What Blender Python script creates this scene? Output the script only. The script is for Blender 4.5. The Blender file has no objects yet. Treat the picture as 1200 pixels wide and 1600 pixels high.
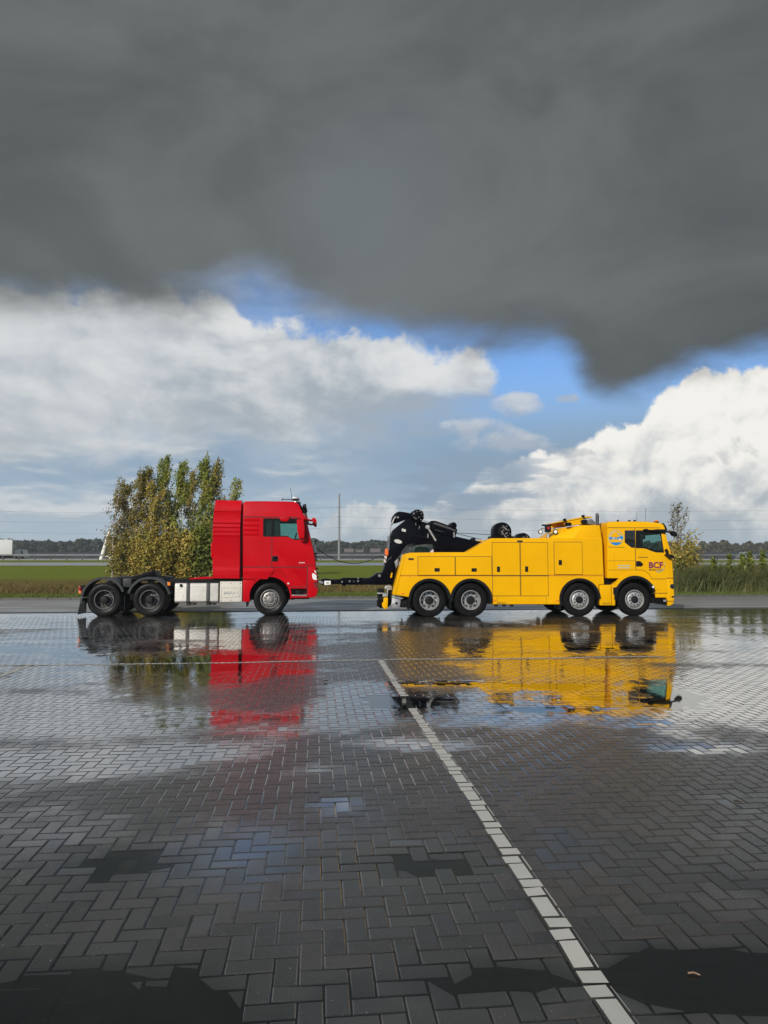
import bpy, bmesh, math, random
import numpy as np
from mathutils import Vector, Matrix

R = math.radians
random.seed(11)
rng = np.random.default_rng(7)
SC = bpy.context.scene
COL = SC.collection

# ------------------------------------------------------------------ camera
CAM_H = 1.66
F_PX = 1109.0                       # focal length in pixels of a 1200 x 1600 frame
PITCH = math.atan(79.0 / F_PX)
cam_d = bpy.data.cameras.new('camera')
cam_d.sensor_fit = 'VERTICAL'
cam_d.sensor_height = 36.0
cam_d.sensor_width = 27.0
cam_d.lens = F_PX / 1600 * 36
cam_d.clip_start = 0.05
cam_d.clip_end = 20000
cam = bpy.data.objects.new('camera', cam_d)
cam.location = (0, 0, CAM_H)
cam.rotation_euler = (math.pi / 2 + PITCH, 0, 0)
COL.objects.link(cam)
SC.camera = cam

# ------------------------------------------------------------------ exposure
SC.view_settings.view_transform = 'Standard'
SC.view_settings.look = 'None'
SC.view_settings.exposure = 0.0
SC.view_settings.gamma = 1.0
SC.view_settings.use_curve_mapping = False
SC.cycles.max_bounces = 8
SC.cycles.transparent_max_bounces = 16
SC.cycles.caustics_reflective = False
SC.cycles.caustics_refractive = False
SC.cycles.use_denoising = True

# ------------------------------------------------------------------ sun
SUN_DIR = Vector((-0.42, -0.80, 0.43)).normalized()     # from the place to the sun
sun_d = bpy.data.lights.new('sun', 'SUN')
sun_d.energy = 4.1
sun_d.angle = R(0.5)
sun_d.color = (1.0, 0.94, 0.84)
sun = bpy.data.objects.new('sun', sun_d)
sun.rotation_euler = (-SUN_DIR).to_track_quat('-Z', 'Y').to_euler()
sun.location = (-20, -30, 25)
COL.objects.link(sun)
SUN_EL = math.asin(SUN_DIR.z)
SUN_ROT = math.atan2(SUN_DIR.x, SUN_DIR.y)


def ray(u, v):
    """direction of a point of the photograph seen from the camera"""
    xc, zc = (u - 600) / F_PX, -(v - 800) / F_PX
    c, s = math.cos(PITCH), math.sin(PITCH)
    return Vector((xc, c - s * zc, s + c * zc))


def azel(u, v):
    d = ray(u, v).normalized()
    return math.degrees(math.atan2(d.x, d.y)), math.degrees(math.asin(d.z))


def ground(u, v, z=0.0):
    d = ray(u, v)
    t = (z - CAM_H) / d.z
    return d.x * t, d.y * t


def at(u, v, dist):
    """point at depth dist (world y) on the line of sight of (u, v)"""
    d = ray(u, v)
    t = dist / d.y
    return Vector((d.x * t, dist, CAM_H + d.z * t))


# ------------------------------------------------------------------ node helper
class NT:
    def __init__(self, tree):
        self.t = tree

    def n(self, kind, **kw):
        nd = self.t.nodes.new(kind)
        for k, v in kw.items():
            setattr(nd, k, v)
        return nd

    def put(self, sock, v):
        if isinstance(v, S):
            self.t.links.new(v.s, sock)
        elif isinstance(v, bpy.types.NodeSocket):
            self.t.links.new(v, sock)
        elif v is not None:
            if sock.type == 'RGBA' and not isinstance(v, (int, float)) and len(v) == 3:
                v = (*v, 1)
            if sock.type == 'VECTOR' and isinstance(v, (int, float)):
                v = (v, v, v)
            sock.default_value = v

    def math(self, op, a, b=None, c=None, clamp=False):
        nd = self.n('ShaderNodeMath', operation=op, use_clamp=clamp)
        self.put(nd.inputs[0], a)
        if b is not None:
            self.put(nd.inputs[1], b)
        if c is not None:
            self.put(nd.inputs[2], c)
        return S(self, nd.outputs[0])

    def step(self, x, a, b, lo=0.0, hi=1.0, smooth=True):
        """smooth 0..1 as x goes a..b (a may be above b)"""
        flip = False
        nd = self.n('ShaderNodeMapRange', interpolation_type='SMOOTHSTEP' if smooth else 'LINEAR', clamp=True)
        if isinstance(a, (int, float)) and isinstance(b, (int, float)) and a > b:
            a, b, lo, hi = b, a, hi, lo
        self.put(nd.inputs['Value'], x)
        self.put(nd.inputs['From Min'], a)
        self.put(nd.inputs['From Max'], b)
        self.put(nd.inputs['To Min'], lo)
        self.put(nd.inputs['To Max'], hi)
        return S(self, nd.outputs['Result'])

    def noise(self, vec, scale=1.0, detail=4.0, rough=0.5, dist=0.0, lac=2.0, color=False):
        nd = self.n('ShaderNodeTexNoise', noise_dimensions='3D')
        self.put(nd.inputs['Vector'], vec)
        self.put(nd.inputs['Scale'], scale)
        self.put(nd.inputs['Detail'], detail)
        self.put(nd.inputs['Roughness'], rough)
        self.put(nd.inputs['Lacunarity'], lac)
        self.put(nd.inputs['Distortion'], dist)
        return S(self, nd.outputs['Color' if color else 'Fac'])

    def mix(self, f, a, b):
        nd = self.n('ShaderNodeMix', data_type='RGBA', clamp_factor=True)
        self.put(nd.inputs[0], f)
        self.put(nd.inputs[6], a)
        self.put(nd.inputs[7], b)
        return S(self, nd.outputs[2])

    def xyz(self, x, y, z):
        nd = self.n('ShaderNodeCombineXYZ')
        for i, v in enumerate((x, y, z)):
            self.put(nd.inputs[i], v)
        return S(self, nd.outputs[0])

    def sep(self, v):
        nd = self.n('ShaderNodeSeparateXYZ')
        self.put(nd.inputs[0], v)
        return [S(self, o) for o in nd.outputs]

    def scale(self, v, k):
        nd = self.n('ShaderNodeVectorMath', operation='MULTIPLY')
        self.put(nd.inputs[0], v)
        self.put(nd.inputs[1], k)
        return S(self, nd.outputs[0])

    def add(self, v, k):
        nd = self.n('ShaderNodeVectorMath', operation='ADD')
        self.put(nd.inputs[0], v)
        self.put(nd.inputs[1], k)
        return S(self, nd.outputs[0])

    def curve(self, x, pts):
        """piecewise curve through pts [(x, y)], both inside 0..1"""
        nd = self.n('ShaderNodeFloatCurve')
        c = nd.mapping.curves[0]
        while len(c.points) < len(pts):
            c.points.new(0.5, 0.5)
        for p, (a, b) in zip(c.points, pts):
            p.location = (a, b)
            p.handle_type = 'AUTO_CLAMPED'
        nd.mapping.update()
        self.put(nd.inputs['Value'], x)
        return S(self, nd.outputs[0])


class S:
    def __init__(self, nt, s):
        self.nt, self.s = nt, s

    def __add__(self, o): return self.nt.math('ADD', self, o)
    def __radd__(self, o): return self.nt.math('ADD', o, self)
    def __sub__(self, o): return self.nt.math('SUBTRACT', self, o)
    def __rsub__(self, o): return self.nt.math('SUBTRACT', o, self)
    def __mul__(self, o): return self.nt.math('MULTIPLY', self, o)
    def __rmul__(self, o): return self.nt.math('MULTIPLY', o, self)
    def __truediv__(self, o): return self.nt.math('DIVIDE', self, o)


# ------------------------------------------------------------------ sky
def build_sky():
    w = bpy.data.worlds.new('World')
    SC.world = w
    w.use_nodes = True
    w.cycles.sampling_method = 'MANUAL'
    w.cycles.sample_map_resolution = 1024
    t = w.node_tree
    t.nodes.clear()
    g = NT(t)
    out = g.n('ShaderNodeOutputWorld')
    tc = g.n('ShaderNodeTexCoord')
    nrm = g.n('ShaderNodeVectorMath', operation='NORMALIZE')
    t.links.new(tc.outputs['Generated'], nrm.inputs[0])
    D = S(g, nrm.outputs[0])
    x, y, z = g.sep(D)
    az = g.math('ARCTAN2', x, y) * 57.29578
    el = g.math('ARCSINE', z) * 57.29578

    AZ0, AZW, ELW = -45.0, 90.0, 60.0
    azn = g.math('MULTIPLY', az - AZ0, 1 / AZW, clamp=True)

    def edge(pix):
        pts = sorted(((a - AZ0) / AZW, e / ELW) for a, e in (azel(*p) for p in pix))
        pts = [(0.0, pts[0][1])] + pts + [(1.0, pts[-1][1])]
        return g.curve(azn, pts) * ELW

    P = g.xyz(az, el, 0.0)                              # degrees
    Pst = g.xyz(az * 0.5, el, 3.0)

    # clear air
    sky = g.n('ShaderNodeTexSky', sky_type='NISHITA', sun_disc=False)
    sky.sun_elevation = SUN_EL
    sky.sun_rotation = SUN_ROT
    sky.air_density = 1.0
    sky.dust_density = 0.6
    sky.ozone_density = 2.5
    base = g.scale(S(g, sky.outputs[0]), (SKY_GAIN * 0.80, SKY_GAIN * 0.98, SKY_GAIN * 1.22))
    # moist grey-blue layer near the horizon
    hz = g.step(el, 16.0, 8.5)
    veil_n = g.noise(Pst, 0.16, 4, 0.55)
    hz = g.math('MULTIPLY', hz, g.step(veil_n, 0.2, 0.5, 0.7, 1.0), clamp=True)
    low_c = g.mix(g.step(el, 0.0, 9.0), (0.42, 0.53, 0.61), (0.255, 0.365, 0.490))
    c = g.mix(hz * 0.97, base, low_c)

    thin = g.noise(g.xyz(az * 0.5, el, 33.0), 0.22, 6, 0.58, 0.6)
    c = g.mix(g.step(az, 6.0, -6.0) * g.step(thin, 0.30, 0.72) * 0.55, c, (0.48, 0.56, 0.66))
    # fine erosion noises
    PA = g.xyz(az * 0.62, el, 0.0)
    nA = g.noise(PA, 0.20, 9, 0.56, 0.22)
    nE = g.noise(g.add(P, (70, 3, 0)), 0.34, 8, 0.60, 0.2)
    nB = g.noise(g.add(Pst, (31, 7, 0)), 0.42, 8, 0.60, 0.25)

    # far soft clouds low on the left
    nl = g.noise(g.xyz(az * 0.35, el * 1.3, 9.0), 0.33, 7, 0.55, 0.2)
    m = g.step(nl, 0.43, 0.62) * g.step(el, 1.2, 4.0) * g.step(el, 13.0, 9.0) * g.step(az, 1.0, -12.0)
    nl2 = g.noise(g.xyz(az * 0.35, el * 1.3 + 0.5, 9.0), 0.33, 7, 0.55, 0.2)
    c = g.mix(m * 0.8, c, g.mix(g.step((nl - nl2) * 4.0 + 0.5, 0.2, 0.8), (0.42, 0.49, 0.55), (0.68, 0.70, 0.71)))

    # stratocumulus bank on the left
    top = edge([(-150, 430), (0, 440), (120, 445), (220, 440), (310, 452), (350, 468), (395, 494), (440, 506), (490, 512), (560, 514), (640, 526), (700, 538), (745, 548), (785, 566), (850, 570), (1000, 570)])
    bot = edge([(-150, 745), (0, 735), (200, 720), (380, 705), (500, 696), (600, 690), (680, 675), (730, 655), (780, 640), (850, 630), (1000, 630)])
    m = g.step(top - el + (nA - 0.5) * 5.0 + (nE - 0.5) * 4.5, -0.1, 1.1) * g.step(el - bot + (nB - 0.5) * 6.5, -1.4, 3.2)
    m = m * g.step(az + (nA - 0.5) * 9.0 + (nB - 0.5) * 3.0, 10.0, 8.6)
    h = (el - bot) / g.math('MAXIMUM', top - bot, 1.0)
    sh = g.noise(g.add(PA, (0.45, 0.75, 0)), 0.20, 9, 0.56, 0.22)
    lit = (nA - sh) * 3.8 + 0.5
    big = g.noise(g.xyz(az * 0.5, el, 21.0), 0.20, 5, 0.55, 0.4)
    tone = h * 0.55 + lit * 0.42 + (big - 0.5) * 1.5 - 0.02
    rightdark = g.step(az, -6.0, 6.0)
    tone = tone - rightdark * g.step(h, 0.55, 0.1) * 0.55
    cb = g.mix(g.step(tone, -0.05, 0.85), (0.36, 0.415, 0.47), (0.76, 0.77, 0.765))
    cb = g.mix(g.step(az, -10, -24) * 0.35, cb, (0.58, 0.615, 0.64))
    c = g.mix(m * 0.97, c, cb)

    # small greyish tufts floating in the blue gap
    for (u, v, ru, rv) in ((812, 632, 38, 22), (790, 688, 75, 20), (885, 622, 22, 8), (740, 668, 60, 16)):
        a, e = azel(u, v)
        d2 = g.math('POWER', (az - a) * (19.4 / ru), 2.0) + g.math('POWER', (el - e) * (19.4 / rv), 2.0)
        mm = g.step(d2 + (nB - 0.5) * 4.6, 1.25, 0.1)
        c = g.mix(mm * 0.85, c, g.mix(g.step(lit + (el - e) * 0.5, 0.1, 0.9), (0.40, 0.46, 0.55), (0.62, 0.645, 0.67)))

    # big sunlit cumulus on the right
    ctop = edge([(420, 900), (470, 850), (500, 806), (545, 782), (585, 780), (640, 792), (690, 775), (730, 748), (770, 730), (830, 704), (900, 684), (960, 660), (1010, 640), (1030, 612), (1065, 590), (1110, 578), (1200, 566), (1350, 560)])
    vor = g.n('ShaderNodeTexVoronoi', feature='SMOOTH_F1', voronoi_dimensions='3D')
    wob = g.noise(P, 0.5, 5, 0.6, color=True)
    wobv = g.add(P, g.scale(wob, (1.6, 1.6, 0.0)))
    g.put(vor.inputs['Vector'], wobv)
    g.put(vor.inputs['Scale'], 0.55)
    vor.inputs['Smoothness'].default_value = 0.35
    puff = 1.0 - S(g, vor.outputs['Distance'])
    nC = g.noise(g.add(P, (70, 3, 0)), 0.24, 10, 0.62, 0.2)
    m = g.step(ctop - el + (nC - 0.5) * 4.4 + (puff - 0.6) * 0.9, 0.0, 0.55)
    m = m * g.step(az, 42, 36)
    shc = g.noise(g.add(P, (70.55, 2.2, 0)), 0.24, 10, 0.62, 0.2)
    litc = (nC - shc) * 4.2 + 0.5
    bigc = g.noise(g.xyz(az * 0.55, el, 41.0), 0.16, 6, 0.55, 0.5)
    tone = litc * 0.40 + puff * 0.22 + (bigc - 0.5) * 2.1 + 0.31 + g.step(ctop - el, 2.5, 0.0) * 0.18 - g.step(el, 8.0, 2.0) * 0.38
    cc = g.mix(g.step(tone, 0.0, 0.95), (0.40, 0.46, 0.51), (0.93, 0.91, 0.86))
    cc = g.mix(g.step(el, 4.0, 0.6) * 0.75, cc, (0.42, 0.52, 0.60))
    fade_left = g.step(az, -6.0, 9.0, 0.72, 1.0)
    c = g.mix(m * fade_left, c, cc)

    # flat blue-grey streaks in front of it
    ns = g.noise(g.xyz(az * 0.30, el * 1.7, 55.0), 0.42, 6, 0.55, 0.2)
    a0, e0 = azel(735, 758)
    reg = g.step(g.math('ABSOLUTE', az - a0), 9.5, 3.0) * g.step(g.math('ABSOLUTE', el - e0), 4.6, 1.0)
    m = g.step(ns + reg * 0.16, 0.56, 0.68) * reg
    c = g.mix(m * 0.88, c, (0.27, 0.36, 0.47))
    # dark shreds
    for (u, v, ru, rv) in ((1165, 700, 34, 18), (1085, 722, 26, 12), (890, 707, 46, 7), (870, 740, 26, 5)):
        a, e = azel(u, v)
        d2 = g.math('POWER', (az - a) * (19.4 / ru), 2.0) + g.math('POWER', (el - e) * (19.4 / rv), 2.0)
        mm = g.step(d2 + (nC - 0.5) * 11.0, 1.0, -0.6)
        c = g.mix(mm * 0.6, c, (0.46, 0.50, 0.53))

    # broken cloud round the rest of the horizon
    nr = g.noise(g.scale(D, (1, 1, 2.2)), 2.6, 7, 0.58, 0.2)
    back = g.step(g.math('ABSOLUTE', az), 34.0, 46.0)
    c = g.mix(back * g.step(nr, 0.42, 0.62) * 0.9, c, g.mix(g.step(nr, 0.45, 0.75), (0.24, 0.27, 0.30), (0.46, 0.465, 0.46)))

    # the dark rain deck overhead
    deck = edge([(-200, 510), (0, 520), (100, 528), (200, 528), (300, 518), (370, 496), (430, 492), (475, 512), (540, 540), (600, 552), (680, 558), (780, 556), (850, 560), (880, 572), (905, 602), (930, 630), (960, 640), (1000, 632), (1040, 618), (1080, 606), (1140, 586), (1200, 570), (1350, 555)])
    q = g.xyz(x / (z + 0.12), y / (z + 0.12), 0.0)
    nd1 = g.noise(q, 0.75, 5, 0.50, 0.4)
    soft = g.noise(g.xyz(az * 0.7, el * 0.8, 77.0), 0.13, 5, 0.50, 0.8)
    wisp = g.noise(g.xyz(az * 0.45, el * 0.9, 64.0), 0.24, 6, 0.52, 0.8)
    e2 = el - deck + (soft - 0.5) * 4.0 + (wisp - 0.5) * 3.4 + (nB - 0.5) * 2.0
    wid = g.step(az, -4.0, 12.0, 4.4, 3.4)
    m = g.step(e2, -0.7, wid)
    sunv = g.n('ShaderNodeVectorMath', operation='DOT_PRODUCT')
    g.put(sunv.inputs[0], D)
    sunv.inputs[1].default_value = SUN_DIR
    opening = g.step(S(g, sunv.outputs['Value']) + (nr - 0.5) * 0.5, 0.72, 0.35)
    m = m * opening
    soft2 = g.noise(g.xyz(az * 0.7, el, 12.0), 0.065, 4, 0.5, 0.6)
    a1, e1 = azel(600, 330)
    glow = g.step(g.math('ABSOLUTE', az - a1 + (soft2 - 0.5) * 14), 9.5, 0.0) * g.step(g.math('ABSOLUTE', el - e1), 10.0, 0.0)
    mott = g.noise(g.xyz(az * 0.55, el, 91.0), 0.10, 7, 0.58, 0.8)
    dt = (nd1 - 0.5) * 0.9 + (soft2 - 0.5) * 1.0 + (mott - 0.5) * 1.5 + 0.50
    dc = g.mix(g.step(dt, 0.0, 1.0), (0.094, 0.107, 0.110), (0.158, 0.172, 0.172))
    dc = g.mix(glow * 0.6, dc, (0.165, 0.190, 0.208))
    dc = g.mix(g.step(e2, 6.0, 0.5) * g.step(az, -2.0, 12.0) * 0.55, dc, (0.080, 0.088, 0.094))
    dc = g.mix(g.step(e2, 5.0, 0.0) * g.step(az, 6.0, -10.0) * 0.45, dc, (0.21, 0.235, 0.25))
    c = g.mix(m, c, dc)
    # below the horizon: the same grey as the far ground
    c = g.mix(g.step(el, 0.0, -1.5), c, (0.10, 0.11, 0.10))

    bg = g.n('ShaderNodeBackground')
    g.put(bg.inputs['Color'], c)
    bg.inputs['Strength'].default_value = 1.0
    t.links.new(bg.outputs[0], out.inputs[0])


SKY_GAIN = 0.118
build_sky()


# ------------------------------------------------------------------ materials
MATS = {}


def mat(name, color=(0.5, 0.5, 0.5), rough=0.5, metal=0.0, coat=0.0, var=0.10, vscale=3.0, bump=0.0, bscale=40.0, spec=0.5, ior=1.5, trans=0.0, dirt=0.0):
    m = bpy.data.materials.new(name)
    m.use_nodes = True
    g = NT(m.node_tree)
    b = m.node_tree.nodes['Principled BSDF']
    tc = g.n('ShaderNodeTexCoord')
    ob = S(g, tc.outputs['Object'])
    n = g.noise(ob, vscale, 5, 0.6)
    dark = tuple(ch * (1 - var) for ch in color)
    lite = tuple(min(1, ch * (1 + var)) for ch in color)
    c = g.mix(g.step(n, 0.3, 0.7), dark, lite)
    if dirt:
        n2 = g.noise(g.scale(ob, (1, 1, 0.35)), 9.0, 7, 0.65)
        c = g.mix(g.step(n2, 0.52, 0.75) * dirt, c, (0.10, 0.085, 0.065))
    g.put(b.inputs['Base Color'], c)
    g.put(b.inputs['Roughness'], g.step(g.noise(ob, vscale * 2.7, 4, 0.6), 0.3, 0.7, rough * 0.82, min(1, rough * 1.2)))
    b.inputs['Metallic'].default_value = metal
    b.inputs['Coat Weight'].default_value = coat
    b.inputs['Coat Roughness'].default_value = 0.06
    b.inputs['Specular IOR Level'].default_value = spec
    b.inputs['IOR'].default_value = ior
    if bump:
        bn = g.n('ShaderNodeBump')
        bn.inputs['Strength'].default_value = bump
        bn.inputs['Distance'].default_value = 0.01
        g.put(bn.inputs['Height'], g.noise(ob, bscale, 5, 0.6))
        m.node_tree.links.new(bn.outputs[0], b.inputs['Normal'])
    MATS[name] = m
    return m


def glass(name, tint, rough=0.0):
    m = bpy.data.materials.new(name)
    m.use_nodes = True
    t = m.node_tree
    t.nodes.remove(t.nodes['Principled BSDF'])
    g = NT(t)
    tr = g.n('ShaderNodeBsdfTransparent')
    tr.inputs[0].default_value = (*tint, 1)
    gl = g.n('ShaderNodeBsdfGlossy')
    gl.inputs['Roughness'].default_value = rough
    fr = g.n('ShaderNodeFresnel')
    fr.inputs[0].default_value = 1.5
    mx = g.n('ShaderNodeMixShader')
    geo = g.n('ShaderNodeNewGeometry')
    f = S(g, fr.outputs[0]) * (1.0 - S(g, geo.outputs['Backfacing']))     # thin pane: only its front face mirrors
    g.put(mx.inputs[0], f)
    t.links.new(tr.outputs[0], mx.inputs[1])
    t.links.new(gl.outputs[0], mx.inputs[2])
    t.links.new(mx.outputs[0], t.nodes['Material Output'].inputs[0])
    MATS[name] = m
    return m


mat('red_paint', (0.475, 0.0008, 0.007), 0.32, coat=0.18, spec=0.10, var=0.06, vscale=1.2, dirt=0.05)
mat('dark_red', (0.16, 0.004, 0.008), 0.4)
mat('yellow_paint', (0.77, 0.395, 0.0005), 0.38, coat=0.05, spec=0.11, var=0.04, vscale=1.0, dirt=0.03)
mat('crease_shade', (0.60, 0.25, 0.002), 0.5)
mat('seal', (0.10, 0.045, 0.005), 0.7)
mat('red_seal', (0.09, 0.002, 0.004), 0.7)
mat('black_paint', (0.0022, 0.0026, 0.0055), 0.36, spec=0.07, var=0.3)
mat('black_plastic', (0.008, 0.009, 0.011), 0.5, spec=0.14, var=0.25, bump=0.1)
mat('mudguard', (0.032, 0.034, 0.037), 0.45, spec=0.3, var=0.2, dirt=0.25)
mat('chassis', (0.005, 0.005, 0.006), 0.6, spec=0.12, var=0.4, dirt=0.08)
mat('tyre', (0.0065, 0.0065, 0.0072), 0.75, spec=0.10, var=0.25, vscale=6, bump=0.25, bscale=60, dirt=0.08)
mat('tyre_wet', (0.0075, 0.0075, 0.008), 0.42, spec=0.16, var=0.25, vscale=6, bump=0.2, bscale=60)
mat('steel_rim', (0.46, 0.46, 0.45), 0.38, metal=0.55, var=0.15, vscale=8, dirt=0.25)
mat('grey_rim', (0.26, 0.25, 0.24), 0.42, metal=0.45, var=0.2, vscale=8, dirt=0.4)
mat('dark_rim', (0.135, 0.135, 0.135), 0.42, metal=0.35, var=0.25, vscale=8, dirt=0.3)
mat('hub_dark', (0.010, 0.010, 0.011), 0.5, spec=0.2, var=0.3)
mat('tank_metal', (0.62, 0.60, 0.55), 0.36, metal=0.25, var=0.07, vscale=5, dirt=0.12)
mat('box_plastic', (0.60, 0.57, 0.50), 0.5, var=0.05, vscale=5, dirt=0.14)
mat('strap', (0.07, 0.07, 0.07), 0.45, metal=0.4)
mat('chrome', (0.45, 0.45, 0.45), 0.28, metal=0.9, var=0.05)
mat('alu', (0.50, 0.50, 0.49), 0.35, metal=0.7, var=0.12)
mat('white_paint', (0.78, 0.77, 0.74), 0.45, var=0.05)
mat('white_print', (0.52, 0.52, 0.50), 0.5, var=0.04)
mat('lamp_white', (0.75, 0.76, 0.74), 0.15, coat=0.8)
mat('lamp_red', (0.45, 0.008, 0.010), 0.2, coat=0.8)
mat('lamp_amber', (0.80, 0.22, 0.01), 0.2, coat=0.8)
mat('black_glass', (0.006, 0.007, 0.009), 0.08, coat=1.0)
mat('interior', (0.018, 0.019, 0.021), 0.7, var=0.3)
mat('hose', (0.012, 0.012, 0.013), 0.5)
mat('purple_print', (0.17, 0.012, 0.085), 0.45, var=0.25, vscale=3)
mat('blue_print', (0.01, 0.20, 0.50), 0.4)
mat('teal_print', (0.10, 0.36, 0.44), 0.4)
mat('cyan_print', (0.22, 0.52, 0.58), 0.4)
mat('dark_print', (0.05, 0.035, 0.01), 0.5)
mat('teal_plastic', (0.16, 0.42, 0.36), 0.4, var=0.2)
mat('orange_strap', (0.75, 0.14, 0.02), 0.6)
mat('pale_strap', (0.60, 0.50, 0.47), 0.7)
mat('galv', (0.20, 0.205, 0.21), 0.5, metal=0.4, var=0.2)
mat('dark_metal', (0.06, 0.06, 0.065), 0.5, metal=0.3)
mat('pole_grey', (0.20, 0.21, 0.22), 0.5, var=0.1)
mat('white_mast', (0.74, 0.72, 0.66), 0.5, var=0.1)
mat('barrier', (0.036, 0.042, 0.050), 0.9, spec=0.1, var=0.2, vscale=0.2)
mat('roof_tile', (0.10, 0.085, 0.08), 0.8)
mat('brick_wall', (0.60, 0.58, 0.54), 0.85)
mat('birch_bark', (0.48, 0.44, 0.38), 0.8, var=0.35, vscale=9)
mat('twig_bark', (0.10, 0.075, 0.05), 0.85, var=0.3)
mat('dead_leaf', (0.035, 0.025, 0.015), 0.5)
mat('brown_leaf', (0.16, 0.085, 0.04), 0.5)
mat('grey_car', (0.30, 0.31, 0.33), 0.25, metal=0.4, coat=0.8)
mat('tarp_white', (0.78, 0.78, 0.77), 0.55, var=0.04)
mat('door_grey', (0.52, 0.53, 0.53), 0.5, var=0.06)
glass('cab_glass', (0.62, 0.80, 0.76))
glass('screen_glass', (0.80, 0.90, 0.88))


# ------------------------------------------------------------------ objects and meshes
def tag(o, label=None, cat=None, group=None, kind=None):
    if label: o['label'] = label
    if cat: o['category'] = cat
    if group: o['group'] = group
    if kind: o['kind'] = kind
    return o


def empty(name, loc=(0, 0, 0), rz=0.0, parent=None):
    o = bpy.data.objects.new(name, None)
    o.location = loc
    o.rotation_euler = (0, 0, rz)
    o.empty_display_size = 0.2
    COL.objects.link(o)
    if parent: o.parent = parent
    return o


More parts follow.
